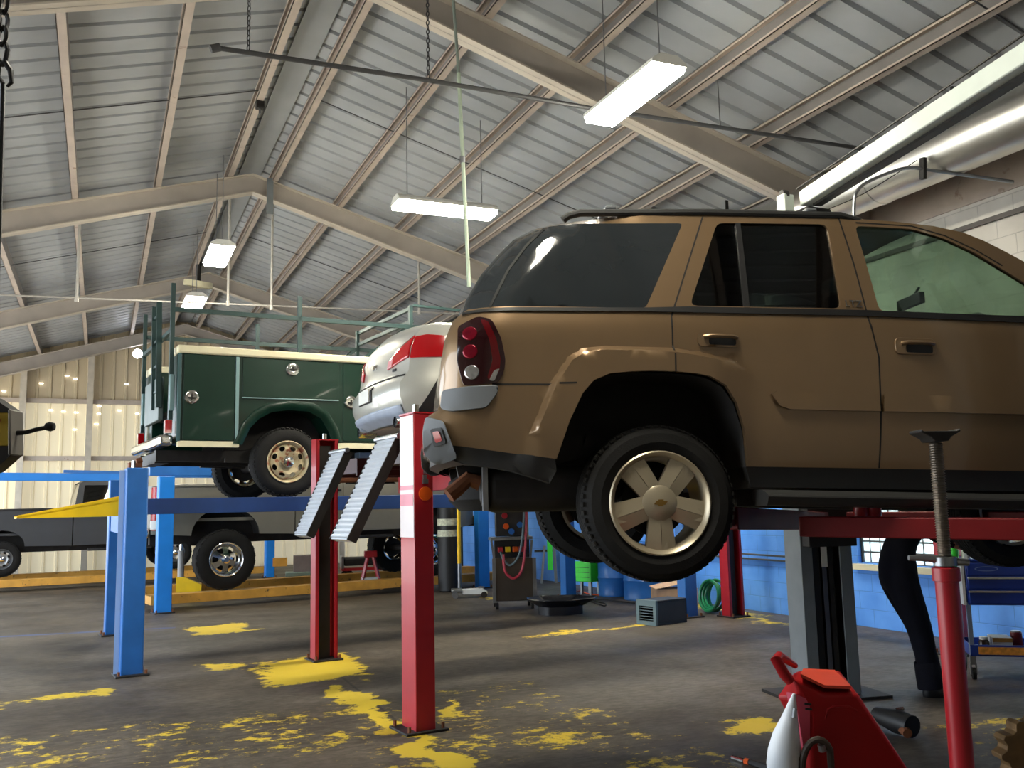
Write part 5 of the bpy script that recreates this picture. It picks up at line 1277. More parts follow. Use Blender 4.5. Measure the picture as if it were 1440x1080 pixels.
b = MB(); b.lathe([(.0,.105),(.05,.098),(.085,.06),(.098,.01),(.095,-.03)], J(.27,.03,1.555), J(-.25,0,1), 20, False); o = b.build('hair', pm('dark_hair', (30, 24, 20), .8), pr, local=True, smooth=60); sl = o.modifiers.new('s','SOLIDIFY'); sl.thickness = .012
b = MB(); b.tube([J(.36,.03,1.55), J(.385,.03,1.525), J(.372,.03,1.515)], [.012,.016,.01], 8); b.build('nose', SKIN, pr, local=True)
for f0 in (0, .06):
    MB().lathe([(0,-.012),(.010,-.006),(.012,0),(.010,.006),(0,.012)], J(.365, f0, 1.565), rt, 10).build('eye', WHITE, pr, local=True)
    MB().tube([J(.26, -.065+f0*3.2, 1.57), J(.265, -.075+f0*3.4, 1.55), J(.27,-.065+f0*3.2, 1.525)], [.012,.016,.01], 8).build('ear', SKIN, pr, local=True)
MB().tube([J(.375,.005,1.492), J(.38,.03,1.49), J(.375,.055,1.492)], .006, 6).build('mouth', pm('lip', (140, 80, 70), .5), pr, local=True)
for s_, (r0, f0, z0) in ((-1, (.50,-.19,1.088)), (1, (.54,.23,1.088))):
    for k, (df, L) in enumerate(((-.03,.062),(-.01,.075),(.01,.072),(.03,.056))):
        b = MB(); b.tube([J(r0-.01, f0+df, z0+.005), J(r0+L*.5, f0+df*1.15, z0+.008), J(r0+L*.85, f0+df*1.15, z0-.012), J(r0+L*.95, f0+df*1.1, z0-.038)], [.0095,.0092,.0085,.007], 8); b.build('finger', SKIN, pr, local=True)
    b = MB(); b.tube([J(r0-.04, f0-s_*.032, z0), J(r0-.01, f0-s_*.062, z0-.005), J(r0+.02, f0-s_*.066, z0-.02)], [.011,.010,.008], 8); b.build('thumb', SKIN, pr, local=True)

# ---- blue drawer cart with lower shelf
tcx, tcy = 6.80 + rt.x*.25, 5.72 + rt.y*.25
TCA = math.atan2(rt.y, rt.x) - R_(16)
tc = thing('tool_cart', 'blue tool cart with three drawers, chrome pulls and a stocked lower shelf', 'tool cart', (tcx, tcy, 0), TCA)
TB = pm('tool_cart_blue', (24, 58, 150), .35, var=.06, coat=.3)
MT = MW[tc]; W2, D2 = .80, .46
b = MB(); b.box(-.34, -.34+W2, -D2/2, D2/2, .60, .96); b.build('drawer_case', TB, tc, local=True, bevel=.008)
b = MB(); b.box(-.35, -.33+W2+.01, -D2/2-.01, D2/2+.01, .955, .975); b.build('top_tray', TB, tc, local=True, bevel=.006)
for i, (z0, z1) in enumerate(((.845, .945), (.735, .835), (.615, .725))):
    d = MB().box(-.325, -.355+W2, -D2/2-.014, -D2/2+.02, z0, z1).build('drawer', TB, tc, local=True, bevel=.004)
    if i: MB().box(-.33, -.35+W2, -D2/2-.028, -D2/2-.012, z1-.022, z1-.004).build('drawer_pull', CHROME, d, local=True, bevel=.003)
    else:
        MB().lathe([(0,.001),(.012,.001)], (0,-D2/2-.015,.9), (0,-1,0), 12, False)
        vs = [( -.18+.09*math.cos(a), -D2/2-.0155, .897+.020*math.sin(a)) for a in [2*PI*k/24 for k in range(24)]]; vs2 = [(-.18+.080*math.cos(a), -D2/2-.0155, .897+.014*math.sin(a)) for a in [2*PI*k/24 for k in range(24)]]
        MB().add(vs+vs2, [(k,(k+1)%24,24+(k+1)%24,24+k) for k in range(24)]).build('oval_emblem', pm('pale_blue_print', (120,145,205), .4), d, local=True, smooth=0)
        MB().box(.34, .42, -D2/2-.018, -D2/2-.012, .885, .905).build('tan_sticker', pm('tan_sticker', (190,160,120), .5), d, local=True)
for sx in (-.335, .455):
    for sy in (-D2/2+.02, D2/2-.02):
        MB().bar((sx, sy, .20), (sx, sy, .62), .035, .035).build('corner_post', pm('tool_cart_grey_post', (120,130,150), .4), tc, local=True)
        cs = MB(); cs.bar((sx, sy, .12), (sx, sy, .20), .03, .045); cs.box(sx-.025, sx-.015, sy-.02, sy+.02, .04, .13); cs.box(sx+.015, sx+.025, sy-.02, sy+.02, .04, .13); cs = cs.build('caster', STEEL, tc, local=True)
        MB().cyl((sx-.014, sy, .048), (sx+.014, sy, .048), .048, 18).build('caster_wheel', RUBBER, cs, local=True)
b = MB(); b.box(-.35, .47, -D2/2-.005, D2/2+.005, .19, .20); b.box(-.35, .47, -D2/2-.005, -D2/2+.008, .19, .28); b.box(-.35, .47, D2/2-.008, D2/2+.005, .19, .28); b.box(-.35, -.34, -D2/2, D2/2, .19, .28); b.box(.46, .47, -D2/2, D2/2, .19, .28)
sh = b.build('lower_shelf', TB, tc, local=True)
MB().box(-.29, .06, -D2/2-.011, -D2/2-.004, .205, .265).build('orange_decal', pm('orange_yellow_decal', (226,150,60), .5, var=.3, scale=30), sh, local=True)
MB().box(.14, .44, -D2/2-.011, -D2/2-.004, .205, .265).build('white_red_decal', pm('white_red_decal', (226,200,196), .5, var=.35, scale=40), sh, local=True)
wp = MB().box(-.37, -.348, -D2/2, -D2/2+.16, .60, .93).build('side_plate', pm('white_side_plate', (214,214,210), .45, var=.15, scale=12), tc, local=True)
def onc(x, y, z): return MT @ Vector((x, y, z))
def cartthing(name, label, cat, x, y, z): return thing(name, label, cat, onc(x, y, z), TCA)
t = cartthing('parts_box', 'white cardboard box lying on the lower shelf of the blue tool cart', 'box', -.085, -.06, .20)
MB().box(-.08, .07, -.10, .10, 0, .13).build('carton', pm('white_card', (216,214,206), .6), t, local=True, bevel=.003); MB().box(-.08, .07, -.104, -.10, .095, .13).build('lid_flap', pm('ochre_card', (170,120,50), .6), t, local=True)
t = cartthing('spray_can', 'red spray can standing on the tool cart shelf, white label', 'can', .165, -.08, .20)
MB().lathe([(.05,0),(.052,.01),(.052,.15),(.046,.17),(.03,.19),(.022,.195)], (0,0,0), (0,0,1), 24).build('can', RED, t, local=True)
MB().lathe([(.0525,.02),(.0532,.02),(.0532,.11),(.0525,.11)], (0,0,0), (0,0,1), 24, False).build('can_label', WHITE, t, local=True)
MB().lathe([(.014,.19),(.014,.21),(.0,.212)], (0,0,0), (0,0,1), 12).build('nozzle', WHITE, t, local=True)
t = cartthing('can', 'dark red tin between the white box and the spray can', 'can', .055, .03, .20)
MB().lathe([(.045,0),(.045,.15),(.04,.155)], (0,0,0), (0,0,1), 20).build('tin', pm('dark_red_tin', (120,16,20), .35), t, local=True); MB().lathe([(.038,.155),(.038,.165),(0,.166)], (0,0,0), (0,0,1), 20, False).build('lid', STEEL, t, local=True)
t = cartthing('jar', 'small dark glass jar at the left end of the tool cart shelf', 'jar', -.22, -.1, .20)
MB().lathe([(.04,0),(.042,.09),(.03,.11)], (0,0,0), (0,0,1), 18).build('jar_body', pm('brown_glass', (52,40,34), .1), t, local=True); MB().lathe([(.033,.108),(.033,.13),(0,.131)], (0,0,0), (0,0,1), 16, False).build('lid', WHITE, t, local=True)
t = cartthing('hammer', 'black-handled hammer lying on top of the blue tool cart', 'hammer', -.18, -.10, .975)
MB().tube([(-.10,0,.03),(.10,.02,.035)], .016, 8).build('handle', BLACK, t, local=True); MB().bar((.10,-.05,.035),(.13,.08,.035), .035, .05).build('head', STEEL, t, local=True, bevel=.005)
t = cartthing('spray_bottle', 'white-topped bottle at the left corner on top of the blue tool cart', 'bottle', -.31, -.15, .975)
MB().lathe([(.035,0),(.036,.06),(.02,.08)], (0,0,0), (0,0,1), 16).build('flask', WHITE, t, local=True); MB().lathe([(.018,.08),(.018,.11),(0,.112)], (0,0,0), (0,0,1), 12, False).build('cap', CREAM, t, local=True)
t = cartthing('rag_bag', 'neon green rag bag hung at the left edge of the tool cart', 'bag', -.405, -.15, .93)
MB().lathe([(.02,-.02),(.03,.02),(.036,.10),(.03,.15),(.012,.17)], (0,0,0), (.06,0,1), 14).build('bag', GREENP, t, local=True); MB().tube([(0,0,.15),(.03,0,.165),(.05,0,.13)], .004, 6).build('hook', STEEL, t, local=True)
t = cartthing('parts_tray', 'neon green tray on the right of the blue tool cart top', 'tray', .36, -.10, .975)
b = MB(); b.box(-.08,.10,-.06,.06,0,.008); b.box(-.08,.10,-.06,-.052,0,.04); b.box(-.08,.10,.052,.06,0,.04); b.build('tray', GREENP, t, local=True); MB().bar((-.04,0,.03),(.06,.01,.03), .03, .03).build('socket', STEEL, t, local=True)
t = cartthing('socket_set', 'row of small steel sockets on the tool cart top', 'sockets', .10, -.05, .975)
MB().box(-.14,.14,-.04,.04,0,.012).build('rail', BLACK, t, local=True)
for k in range(7): MB().cyl((-.12+.04*k,0,.012), (-.12+.04*k,0,.05+.006*(k % 3)), .015, 12).build('socket', STEEL, t, local=True)

# ---- stainless service machine with hoses, beyond
ca = at(722, 848, 13.8); A6 = R_(-18)
sc_ = thing('service_machine', 'brown steel fluid service machine on casters with red and grey hoses', 'machine', (ca.x, ca.y, 0), A6)
BRN = pm('brushed_brown_steel', (88, 78, 68), .35, metal=.5, var=.1)
MB().box(-.28, .28, -.22, .22, .12, .74).build('cabinet', BRN, sc_, local=True, bevel=.01)
for sx in (-.30, .30): MB().box(sx-.025, sx+.025, -.245, -.215, .10, .74).build('edge_trim', STEEL, sc_, local=True)
MB().prism([(-.34,1.00),(-.34,1.04),(.28,1.05),(.28,1.01)], lambda p, q: (p, -.26, q), lambda p, q: (p, .24, q)).build('top_tray', STEEL, sc_, local=True)
for sx in (-.33, .27):
    MB().bar((sx, -.24, 1.0), (sx*.9, -.24, .74), .03, .03).build('tray_support', STEEL, sc_, local=True)
MB().box(-.26, .26, .0, .2, .74, 1.0).build('inner_panel', BLACK, sc_, local=True)
MB().box(-.24, .26, .08, .22, 1.05, 1.60).build('control_tower', pm('dark_machine_face', (44, 42, 40), .4, var=.3, scale=9), sc_, local=True, bevel=.015)
MB().box(.22, .26, .05, .09, 1.05, 1.60).build('yellow_gauge_tube', pm('olive_yellow', (150,140,70), .4), sc_, local=True)
for (x0, z0, m_) in ((-.1,1.36,RED), (.05,1.48,STEEL), (-.08,1.2,ORANGE), (.0,1.12,BLUE), (.13,1.22,BLUE)): MB().cyl((x0,.09,z0), (x0,.05,z0), .045, 14).build('gauge', m_, sc_, local=True)
for (x0, m_) in ((-.18,RED),(-.07,YELLOW),(.04,ORANGE),(.13,RED)): MB().box(x0-.04, x0+.04, -.08, .0, .82, .90).build('valve_block', m_, sc_, local=True, bevel=.01)
for sx in (-.26, .26):
    for sy in (-.2, .2):
        cs = MB().bar((sx, sy, .08), (sx, sy, .13), .03, .03).build('caster', STEEL, sc_, local=True); MB().cyl((sx-.02, sy, .05), (sx+.02, sy, .05), .05, 16).build('caster_wheel', BLACK, cs, local=True)
MB().box(-.26, .26, -.2, .2, .115, .125).build('base_plate', STEEL, sc_, local=True)
MB().tube(smooth([(-.16,-.26,.80),(-.14,-.27,.56),(-.02,-.27,.45),(.10,-.27,.55),(.16,-.27,.85),(.20,-.2,1.3),(.22,-.05,1.62)]), .020, 8).build('red_hose', pm('red_hose', (196, 60, 74), .4), sc_, local=True)
MB().tube(smooth([(-.20,-.26,.84),(-.16,-.26,.72),(-.06,-.27,.64),(.06,-.27,.76),(.12,-.27,1.0),(.17,-.2,1.4),(.18,-.05,1.62)]), .016, 8).build('grey_hose', pm('grey_hose', (100, 118, 122), .4), sc_, local=True)
# ---- black drain pan
c = at(785, 853, 12.9); t = thing('drain_pan', 'wide black oil drain pan on the floor beside the service machine', 'pan', (c.x, c.y, 0), A6)
out_ = rnd([(-.46,-.06),(-.30,-.34),(.10,-.40),(.52,-.18),(.56,-.05),(.30,.30),(-.20,.36),(-.44,.14)], .06, 4)
b = MB(); n = len(out_); vs = []
for k, z in ((1.0,.21),(.97,.225),(.93,.205),(.60,.12),(.55,.03),(.60,0.0),(.62,.08),(.9,.17)):
    vs += [(x*k, y*k, z) for x, y in out_]
b.add(vs, [(i*n+j, i*n+(j+1)%n, ((i+1)%8)*n+(j+1)%n, ((i+1)%8)*n+j) for i in range(3) for j in range(n)] + [(3*n+j, 3*n+(j+1)%n, 7*n+(j+1)%n, 7*n+j) for j in range(0)] + [tuple(3*n+j for j in range(n))])
b.add([(x*k, y*k, z) for k, z in ((.62,0),(.62,.11),(.985,.205)) for x, y in out_], [(i*n+j, i*n+(j+1)%n, (i+1)*n+(j+1)%n, (i+1)*n+j) for i in range(2) for j in range(n)])
b.build('pan', pm('black_glossy_pan', (22, 24, 30), .25, coat=.3), t, local=True, smooth=30)
MB().lathe([(.05,.122),(.05,.13),(0,.131)], (0,0,0), (0,0,1), 16, False).build('drain_screen', STEEL, t, local=True)
# ---- milk crate
c = at(925, 872, 11.6); A7 = R_(-77)
t = thing('crate', 'grey-green open plastic crate lying on its side by a blue post', 'crate', (c.x, c.y, 0), A7)
CRT = pm('crate_plastic', (92, 112, 116), .5, var=.08); CRD = pm('crate_dark_plastic', (36, 38, 40), .55)
for z in (.0, .27): MB().box(-.16, .16, -.18, .36, z, z+.03).build('crate_wall', CRD, t, local=True, bevel=.005)
MB().box(-.16, .16, .345, .36, .03, .27).build('crate_back', CRD, t, local=True)
for sx in (-.16, .145): MB().box(sx, sx+.015, -.17, .36, .03, .27).build('crate_side', CRD, t, local=True)
f = MB(); f.box(-.17, .17, -.20, -.165, 0, .05); f.box(-.17, .17, -.20, -.165, .23, .305); f.box(-.17, -.12, -.20, -.165, .05, .23); f.box(.12, .17, -.20, -.165, .05, .23); f = f.build('crate_face', CRT, t, local=True)
for k in range(5): MB().box(-.12, .12, -.19, -.18, .065+.035*k, .073+.035*k).build('grille_bar', CRT, f, local=True)
# ---- blue drums by the wall, bins, coil, cords
def drum(px, py, Z, label):
    c = at(px, py, Z); t = thing('drum', label, 'drum', (c.x, c.y, 0))
    pr_ = [(.0,0),(.285,0),(.29,.02),(.285,.04)]
    for z in (.30, .59): pr_ += [(.285, z-.02), (.297, z), (.285, z+.02)]
    pr_ += [(.285,.86),(.292,.88),(.285,.89),(.275,.88),(.275,.86),(0,.86)]
    MB().lathe(pr_, t.location, (0,0,1), 32, False).build('barrel', BLUE, t); MB().lathe([(.03,.86),(.03,.88),(0,.88)], t.location+Vector((.15,0,0)), (0,0,1), 12, False).build('bung', STEEL, t)
drum(866, 831, 15.3, 'blue steel drum standing left of the other by the blue wall'); drum(903, 834, 14.6, 'blue steel drum standing right of the other, half behind the SUV tyre')
c = at(830, 818, 15.6); t = thing('waste_bin', 'bright green square bin on a stand, left of the blue drums', 'bin', (c.x, c.y, 0), R_(20))
MB().box(-.19, .19, -.19, .19, .22, .55).build('bin_box', GREENP, t, local=True, bevel=.01)
for k in range(3): MB().box(-.192, -.188, -.15, .15, .29+.08*k, .297+.08*k).build('bin_slot', BLACK, t, local=True)
for sx in (-.1, .1):
    for sy in (-.1, .1): MB().bar((sx, sy, 0), (sx, sy, .22), .04, .04).build('stand_leg', STEEL, t, local=True)
c = at(774, 806, 18.0); t = thing('sign_board', 'narrow neon green upright board behind the service machine', 'board', (c.x, c.y, 0), R_(-20))
MB().box(-.05, .05, -.01, .01, .25, .92).build('board', GREENP, t, local=True); MB().box(-.3, .10, .012, .03, .60, .64).build('strap', BLACK, t, local=True); MB().bar((.11, .03, 0), (.08, .03, .9), .08, .05).build('stand', STEEL, t, local=True)
MB().bar((-.18, .0, 0), (-.10, .0, .72), .06, .04).build('brace', pm('grey_brace', (110,116,120), .5), t, local=True)
c = at(649, 712, 20.5); t = thing('sign_board', 'small neon green panel on the far wall past the tall black cylinder', 'board', (c.x, c.y, 0))
MB().box(-.22, .22, -.01, .01, 1.2, 1.75).build('board', GREENP, t, local=True); MB().bar((0,.04,0), (0,.04,1.7), .05, .05).build('stand', DARK, t, local=True)
c = at(1000, 851, 12.6); t = thing('hose_coil', 'dark green hose coiled up against the blue wall', 'hose', (c.x, c.y, 0))
for k in range(5):
    b = MB(); r0 = .21-.02*(k % 3); b.tube([Vector((-.03+.035*k, 0, .23)) + Vector((.10*math.sin(a)*.3, r0*math.cos(a), r0*math.sin(a)*(.98))) for a in [2*PI*i/28 for i in range(28)]], .02, 8, True); b.build('hose_turn', pm('green_hose', (20, 110, 70), .35, coat=.2), t, local=True)
def cord(name, label, cat, pts, r, mat):
    o = MB().tube(smooth(pts) if len(pts) > 2 else pts, r, 6).build(name, mat); tag(o, label, cat); return o
P_ = lambda px, py: (lambda d: EYE + d*((.012-EYE.z)/d.z))(CR @ Vector(((px-720)/F, (540-py)/F, -1)))
cord('extension_cord', 'orange extension cord wavering across the floor to the crate', 'cord', [P_(*p) for p in ((802,835),(815,831),(828,835),(845,837),(860,836),(870,834),(880,836),(890,839))], .010, ORANGE)
cord('air_hose', 'black hose curling over the floor behind the drain pan', 'hose', [P_(*p) for p in ((812,834),(822,842),(838,848),(850,852),(852,849),(840,846),(832,843),(850,843),(875,846),(893,848))], .009, BLACK)
# ---- tall black gas cylinder and yellow post
c = at(631, 818, 16.75); t = thing('gas_cylinder', 'tall black cylinder with pale labels standing right of the pink post', 'cylinder', (c.x, c.y, 0))
MB().lathe([(.17,0),(.19,.02),(.19,1.45),(.16,1.62),(.07,1.74),(.05,1.80)], t.location, (0,0,1), 28).build('shell', BLACK, t)
for z in (.98, 1.18): MB().lathe([(.1905,z),(.1925,z),(.1925,z+.12),(.1905,z+.12)], t.location, (0,0,1), 28, False).build('paper_label', pm('pale_label', (196,200,180), .6, var=.3, scale=25), t)
MB().cyl(t.location+Vector((0,0,1.8)), t.location+Vector((0,0,1.92)), .03, 10).build('valve', STEEL, t)
c = at(646, 800, 16.6); t = thing('guard_post', 'slim yellow pole standing right beside the tall black cylinder', 'pole', (c.x, c.y, 0))
MB().cyl(t.location, t.location+Vector((0,0,1.78)), .035, 12).build('pole', YELLOW, t); MB().cyl(t.location, t.location+Vector((0,0,.5)), .038, 12).build('sleeve', STEEL, t); MB().lathe([(.10,0),(.10,.015),(.04,.02)], t.location, (0,0,1), 16).build('foot', DARK, t)
# ---- white floor jack
c = at(660, 836, 15.5); t = thing('floor_jack', 'white low floor jack on casters beside the service machine', 'floor jack', (c.x, c.y, 0), R_(-18))
MB().prism([(-.12,.06),(-.12,.14),(.22,.15),(.30,.10),(.30,.05)], lambda p, q: (p, -.10, q), lambda p, q: (p, .10, q)).build('frame', WHITE, t, local=True, bevel=.01)
MB().box(-.30, -.12, -.14, .14, .10, .15).build('rear_axle_plate', STEEL, t, local=True, bevel=.01)
for sx in (-.24, .24):
    for sy in (-.13, .13): MB().cyl((sx, sy-.02, .05), (sx, sy+.02, .05), .05, 16).build('wheel', STEEL if sx < 0 else DARK, t, local=True)
MB().lathe([(.05,0),(.06,.02),(.05,.025)], (.2,0,.15), (0,0,1), 16).build('saddle', STEEL, t, local=True)
# ---- things below the pickup: red stand, grey parts trolley, red creeper rack, support jack with yellow foot
c = at(521, 801, 17.6); t = thing('jack_stand', 'red jack stand with ochre feet under the silver pickup', 'jack stand', (c.x, c.y, 0), R_(-10))
for sx in (-1, 1):
    for sy in (-1, 1):
        MB().bar((sx*.16, sy*.12, .16), (sx*.05, sy*.04, .62), .05, .04).build('leg', RED, t, local=True); MB().bar((sx*.20, sy*.15, 0), (sx*.16, sy*.12, .16), .06, .05).build('foot', OCHRE, t, local=True)
MB().box(-.17, .17, -.13, .13, .18, .22).build('brace', WHITE, t, local=True); MB().box(-.12, .12, -.08, .08, .60, .72).build('head', RED, t, local=True, bevel=.01)
c = at(434, 800, 18.6); t = thing('parts_trolley', 'grey-green parts trolley with white casters under the silver pickup', 'trolley', (c.x, c.y, 0), R_(-10))
GG = pm('grey_green_enamel', (112, 128, 116), .5)
MB().box(-.45, .5, -.25, .25, .22, .30).build('deck', GG, t, local=True, bevel=.01); MB().box(-.30, .05, -.2, .2, .30, .62).build('crate', pm('mauve_grey_box', (120,110,108), .5), t, local=True); MB().box(.06, .42, -.2, .2, .30, .50).build('tray', GG, t, local=True); MB().box(-.7, -.42, -.15, .15, .42, .58).build('ochre_box', OCHRE, t, local=True)
for sx in (-.38, .42):
    for sy in (-.2, .2): cs = MB().cyl((sx, sy-.03, .09), (sx, sy+.03, .09), .09, 18).build('caster_wheel', RUBBER, t, local=True); MB().cyl((sx, sy-.034, .09), (sx, sy+.034, .09), .045, 12).build('caster_hub', WHITE, cs, local=True)
c = at(530, 792, 19.4); t = thing('parts_rack', 'low red parts rack on wheels behind the red jack stand', 'rack', (c.x, c.y, 0), R_(-10))
MB().box(-.75, .75, -.3, .3, .26, .32).build('frame', RED, t, local=True); MB().box(-.7, .65, -.28, .28, .36, .52).build('load', DARK, t, local=True, bevel=.03); MB().box(-.75, -.70, -.3, .3, .3, .55).build('end_rail', STEEL, t, local=True)
for sx in (-.6, .6):
    for sy in (-.25, .25): MB().cyl((sx, sy-.03, .13), (sx, sy+.03, .13), .13, 16).build('wheel', RUBBER, t, local=True)
c = at(258, 826, 16.2); t = thing('bottle_jack', 'slim grey support jack with a bright yellow foot left of the off-road tyre', 'jack', (c.x, c.y, 0), R_(-7))
MB().prism([(-.12,0),(-.12,.40),(.02,.40),(.30,.26),(.30,0)], lambda p, q: (p, -.09, q), lambda p, q: (p, .09, q)).build('foot', YELLOW, t, local=True); MB().cyl((-.05,0,.35), (-.05,0,.86), .055, 14).build('cylinder', pm('grey_jack_paint', (150,150,150), .4), t, local=True); MB().cyl((-.05,0,.86), (-.05,0,.98), .03, 12).build('ram', CHROME, t, local=True); MB().box(-.11,.01,-.06,.06,.97,1.0).build('saddle', DARK, t, local=True)
t = thing('parts_box', 'cardboard carton leaning open behind the crate by the blue wall', 'box', (at(948,838,13.6).x, at(948,838,13.6).y, 0), R_(-20))
MB().box(-.3,.3,-.2,.2,0,.26).build('carton', pm('brown_card', (172,140,112), .7), t, local=True); MB().add([(-.32,-.22,.26),(.1,-.22,.33),(.1,.2,.36),(-.32,.2,.27),(-.32,-.22,.268),(.1,-.22,.338),(.1,.2,.368),(-.32,.2,.278)], QF).build('flap', pm('tan_card', (206,170,138), .7), t, local=True)
# ---- loose bits in the foreground
t = thing('ratchet', 'small ratchet with chrome head lying on the floor left of the red cart', 'tool', P_(1048, 1074))
MB().tube([P_(1030,1065), P_(1046,1070)], .014, 10).build('head', CHROME, t); MB().tube([P_(1046,1070), P_(1058,1073), P_(1085,1082)], [.014,.018,.02], 10).build('handle', BLACK, t); MB().tube([P_(1048,1070.5), P_(1054,1072)], .0195, 10).build('grip_ring', ORANGE, t)
t = thing('lug_gun', 'black air tool lying on the floor behind the red cart', 'tool', P_(1262, 1036))
q0, q1, q2 = P_(1235,1020), P_(1262,1030), P_(1284,1036)
MB().tube([q0+Vector((0,0,.07)), q1+Vector((0,0,.07)), q2+Vector((0,0,.06))], [.05,.075,.07], 14).build('motor_body', BLACK, t); MB().tube([q1+Vector((0,0,.06)), q1+fw*-.16+Vector((0,0,.03))], [.035,.03], 10).build('handle', RUST, t); MB().tube([q1+Vector((0,0,.14)), q1+rt*.05+Vector((0,0,.145))], .012, 8).build('trigger', CHROME, t)
t = thing('gear_casting', 'rusty brown cast part at the lower right edge of the floor', 'casting', P_(1445, 1078))
gc = at(1462, 1055, 4.75)
gc.z = .19
b = MB(); pts = []
for k in range(48):
    a = 2*PI*k/48; r = .25 if k % 4 in (0, 1) else .215; pts.append((r*math.cos(a), r*math.sin(a)))
t.location = (gc.x, gc.y, 0); MW[t] = Matrix.Translation(t.location)
b.prism(pts, lambda p, q: gc + rt*p*.9 + Vector((0,0,q*.75)) + fw*-.05, lambda p, q: gc + rt*p*.9 + Vector((0,0,q*.75)) + fw*.05); b.build('gear', pm('rusty_cast_iron', (116, 88, 54), .55, metal=.4, var=.3, scale=12), t, smooth=20, bevel=.004)
MB().lathe([(.05,-.09),(.10,-.08),(.10,.08),(.05,.09)], gc, fw, 20).build('hub', RUST, t)
# ---- chain hoist hanging at the left edge
hc = at(2, 615, 2.5)
t = thing('chain_hoist', 'yellow and black chain hoist with knobbed lever hanging at the left edge', 'hoist', hc)
hx, hz = rt, Vector((0,0,1))
def Hh(px, py, d=0): return at(px-5, py, 2.5) + fw*d
def hp(name, poly, mat, d0=-.028, d1=.028): return MB().prism(poly, lambda x, y: Hh(x, y, d0), lambda x, y: Hh(x, y, d1)).build(name, mat, t, bevel=.006)
hp('gear_case', rnd([(-34,582),(27,582),(27,628),(-34,628)], 4, 2), pm('hoist_yellow', (186, 158, 38), .45, var=.15), -.032, .032)
hp('top_cover', rnd([(-34,582),(28,582),(28,578),(0,559),(-20,556),(-34,560)], 3, 2), BLACK); hp('lower_cover', rnd([(-34,627),(28,627),(28,641),(2,664),(-20,668),(-34,660)], 3, 2), BLACK); hp('side_band', [(25,577),(29,577),(29,641),(25,641)], pm('hoist_grey', (120,116,110), .5), -.034, .034)
MB().lathe([(0,.004),(.008,.004),(.01,0)], Hh(10, 593, -.033), -fw, 16, False).build('red_badge', pm('faded_red_badge', (170,50,40), .5), t)
lv = MB(); lv.tube([Hh(26, 609), Hh(42, 608), Hh(56, 604), Hh(72, 601)], [.007,.006,.006,.006], 8); lv = lv.build('lever', BLACK, t)
kn = MB(); kn.lathe([(0,-.012),(.010,-.011),(.0135,0),(.010,.011),(0,.012)], Hh(75.5, 600), rt, 12); kn.build('lever_knob', BLACK, lv)
up0 = Hh(-6, 560); CH = pm('dark_chain_steel', (60, 60, 62), .45, metal=.6)
MB().tube([up0, Hh(4, 330), Hh(9, 118)], .006, 8).build('suspension_rod', CH, t)
def chain(parent, p, q, r=.012, wire=.0032, name='chain'):
    p = Vector(p); q = Vector(q); d = (q-p); L = d.length; d.normalize(); x = d.orthogonal().normalized(); y = d.cross(x); b = MB(); n = max(2, int(L/(r*2.3)))
    for i in range(n):
        c = p + d*(L*(i+.5)/n); a = x if i % 2 else y
        b.tube([c + d*(r*1.35*math.cos(k*PI/5)) + a*(r*.72*math.sin(k*PI/5)) for k in range(10)], wire, 5, True)
    return b.build(name, CH, parent)
hk = MB(); hk.tube([Hh(9,118), Hh(2,108), Hh(3,92), Hh(13,88), Hh(20,100), Hh(21,116), Hh(15,122)], [.006,.008,.009,.009,.008,.006,.004], 10); hk.build('hook', CH, t)
hk = MB(); hk.tube([Hh(12,90), Hh(16,70), Hh(12,60), Hh(2,62), Hh(0,80), Hh(10,92)], .007, 8); hk.build('swivel', CH, t)
ct = Hh(8, 62); chain(t, ct, Vector((ct.x, ct.y, zr(ct.x)-.05)), .02, .006); ct = Hh(-3, 62); chain(t, ct, Vector((ct.x, ct.y, zr(ct.x)-.05)), .02, .006)

# ================================================================== OVERHEAD SERVICES
DUCT = pm('spiral_duct_zinc', (196, 194, 188), .34, metal=.9, var=.06)
t = thing('air_duct', 'big round silver duct running under the roof beside the block wall', 'duct', (7.3, 8, 4.7))
dx, dz, dr = 7.28, 4.775, .262
for k in range(11):
    y0 = -3.5 + 2.6*k
    b = MB(); b.lathe([(dr*.985,0),(dr,.01),(dr,2.55),(dr*1.03,2.56),(dr*1.03,2.60),(dr*.985,2.60)], (dx, y0, dz), (0,1,0), 40, False); b.build('duct_section', DUCT, t)
for y in (-1.5, 2.4, 5.9, 9.4, 13, 17, 21):
    MB().box(dx-.02, dx+.02, y-.012, y+.012, dz+dr, zr(dx)-.02).build('hanger_strap', DARK, t)
PIPE = pm('dark_iron_pipe', (84, 84, 86), .5, metal=.4)
t = thing('air_pipe', 'long dark iron pipe hung across the hall on chains below the rafters', 'pipe', (2.6, 7.25, 5.18))
MB().tube([(.735, 7.31, 5.19), (2.5, 7.26, 5.2), (4.2, 7.25, 5.2), (7.0, 7.1, 5.19), (8.28, 7.03, 5.18)], .021, 10).build('pipe', PIPE, t)
MB().cyl((.69, 7.31, 5.17), (.76, 7.31, 5.2), .034, 10).build('end_cap', PIPE, t)
for x, y in ((.98, 7.3), (2.5, 7.26)): chain(t, (x, y, 5.21), (x, y, zr(x)-.02), .018, .005, 'hanger_chain')
for x in (5.55, 7.6): MB().cyl((x, 7.2, 5.2), (x, 7.2, zr(x)-.02), .006, 6).build('hanger_rod', PIPE, t)
t = thing('drop_pipe', 'tall thin pale pipe dropping from the roof behind the silver sedan', 'pipe', (3.0, 7.75, 5))
b = MB(); b.tube([(2.90, 7.72, zr(2.9)-.02), (2.96, 7.72, 5.55)], .016, 8); b.build('hose_end', pm('grey_green_hose', (130,140,132), .5), t)
